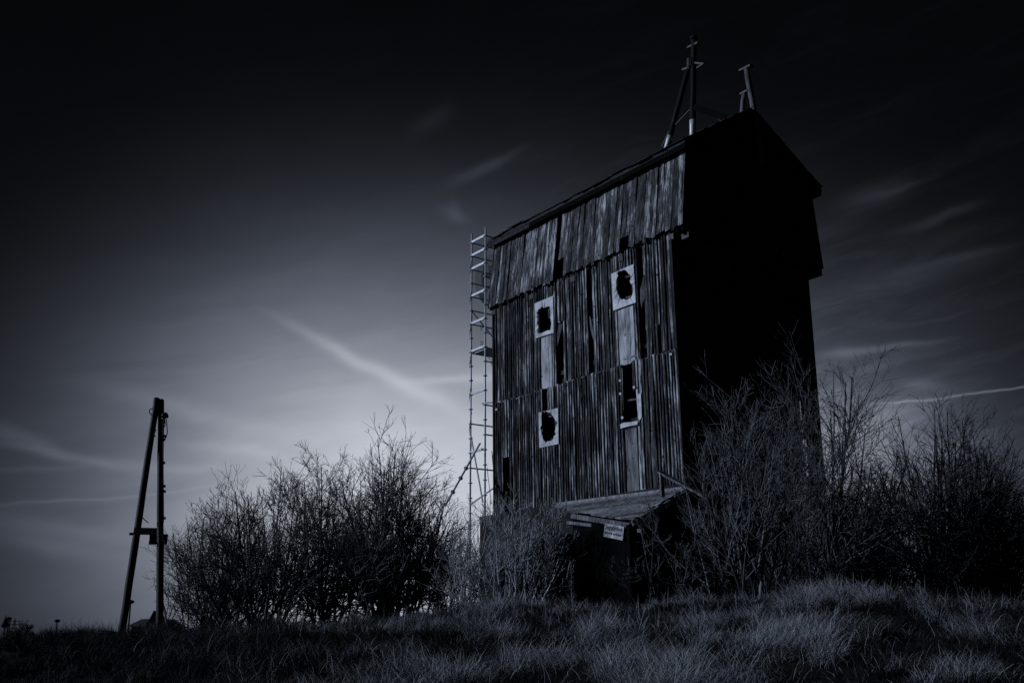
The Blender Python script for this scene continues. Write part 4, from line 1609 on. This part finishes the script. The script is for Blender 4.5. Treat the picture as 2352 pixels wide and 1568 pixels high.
# ------------------------------------------------------------------ far things on the left
def lamp(px, top, Y, label, kind=0):
    t_ = at(px, top, Y)
    gz = float(ground(t_.x, t_.y))
    o = thing('street_lamp', label, 'street lamp', (t_.x, t_.y, gz), 'far street lamps')
    mb = MB()
    lean_ = .0
    mb.tube([(t_.x, t_.y, gz), (t_.x, t_.y, t_.z - .2)], [.13, .09], 8)
    mb.build('post', M_FAR, o, True)
    mb = MB()
    if kind == 0:
        mb.tube([(t_.x, t_.y, t_.z + z_) for z_ in (-.35, -.25, .0, .12)], [.10, .36, .42, .06], 12)
    else:
        mb.tube([(t_.x, t_.y, t_.z + z_) for z_ in (-1.0, -.8, -.7, -.3, .1, .5)], [.12, .45, .5, .35, .1, .03], 12)
    mb.build('lamp_head', M_FAR, o, True)


lamp(300.5, 1379, 130, 'far street lamp seen between the legs of the A-frame pole')
lamp(131.5, 1423, 150, 'far street lamp half sunk behind the grassy crest left of the pole')
lamp(20.2, 1417.5, 150, 'far flat-headed street lamp near the left edge, beside a bare mast')
lamp(12.6, 1421, 130, 'far lantern-topped lamp near the left edge', 1)
t_ = at(24, 1419, 150)
mb = MB()
mb.tube([(t_.x, t_.y, float(ground(t_.x, t_.y))), tuple(t_)], [.12, .08], 8)
tag(mb.build('mast', M_FAR), 'thin bare far mast right of the flat-headed street lamp', 'mast')

# far building: long low roof and a gabled wall with a lattice
hb = at(335, 1440, 120)
hz = float(ground(hb.x, hb.y))
house = thing('house', 'far low house with a latticed gable behind the crest by the pole', 'house', (hb.x, hb.y, hz))
mb = MB()
xl, xr_ = at(303, 1430, 121).x, at(368, 1430, 121).x
zt_, zb_ = at(330, 1419.5, 121).z, at(330, 1438, 121).z
mb.box(((xl + xr_) / 2, 125, (hz + zb_) / 2), xr_ - xl, 8, zb_ - hz)
mb.build('wall', M_FAR, house)
mb = MB()
mb.hexa([(xl - .4, 120.4, zb_), (xr_ + .4, 120.4, zb_), (xr_ + .4, 129.6, zb_), (xl - .4, 129.6, zb_),
         (xl + .2, 123.5, zt_), (xr_ - .2, 123.5, zt_), (xr_ - .2, 126.5, zt_), (xl + .2, 126.5, zt_)], .6)
mb.build('roof', M_FAR, house)
ga, gb_, gc = at(336, 1440, 118), at(355.5, 1403, 118), at(377, 1440, 118)
mb = MB()
mb.slab([(ga.x, 118, hz), (gc.x, 118, hz), (gc.x, 118, ga.z), (gb_.x, 118, gb_.z), (ga.x, 118, ga.z)], (0, 2.3, 0), .5)
gw = mb.build('gable', M_FAR, house)
mb = MB()
for k in range(-6, 7):
    for s_ in (-1, 1):
        x_ = gb_.x + k * .32
        p0 = Vector((x_, 117.94, ga.z - .2))
        p1 = Vector((x_ + s_ * 1.3, 117.94, ga.z + 1.2))
        hx = (gb_.z - p1.z) / (gb_.z - ga.z) * (gc.x - gb_.x)
        if abs(p1.x - gb_.x) < hx and abs(p0.x - gb_.x) < gc.x - gb_.x:
            mb.beam(p0, p1, .06, .06, tone=.9)
for s_, e_2 in ((-1, ga), (1, gc)):
    mb.beam((gb_.x, 117.9, gb_.z + .06), (e_2.x, 117.9, e_2.z + .06), .10, .14, tone=.2)
mb.build('lattice', M_FAR, gw)

# a far pylon and far shrubs at the left edge
pb_ = at(34.5, 1419, 420)
pz = float(ground(pb_.x, pb_.y))
mb = MB()
H_ = pb_.z - pz
for sx_, sy_ in ((-1, -1), (1, -1), (1, 1), (-1, 1)):
    mb.tube([(pb_.x + sx_ * 1.6, pb_.y + sy_ * 1.6, pz), (pb_.x, pb_.y, pz + H_)], [.14, .08], 5)
for f, w_ in ((.62, 3.4), (.78, 4.6), (.9, 2.6)):
    mb.beam((pb_.x - w_, pb_.y, pz + H_ * f), (pb_.x + w_, pb_.y, pz + H_ * f), .2, .2)
for k in range(6):
    f0, f1 = k / 7, (k + 1) / 7
    for s_ in (-1, 1):
        mb.beam((pb_.x - s_ * 1.6 * (1 - f0), pb_.y - 1.6 * (1 - f0), pz + H_ * f0), (pb_.x + s_ * 1.6 * (1 - f1), pb_.y - 1.6 * (1 - f1), pz + H_ * f1), .1, .1)
tag(mb.build('pylon', M_FAR), 'tiny far lattice pylon on the left skyline', 'pylon')
shrub('small far shrub on the left skyline, the rounder one', (58, 1450), 60, 40, 76, 1424, 14, M_BARK_DARK, 201, group='far shrubs on the left skyline', r0=.05, twig=.016)
shrub('small far shrub at the left skyline, the lower flat-topped one', (32, 1450), 62, 14, 48, 1435, 12, M_BARK_DARK, 202, group='far shrubs on the left skyline', r0=.05, twig=.016)
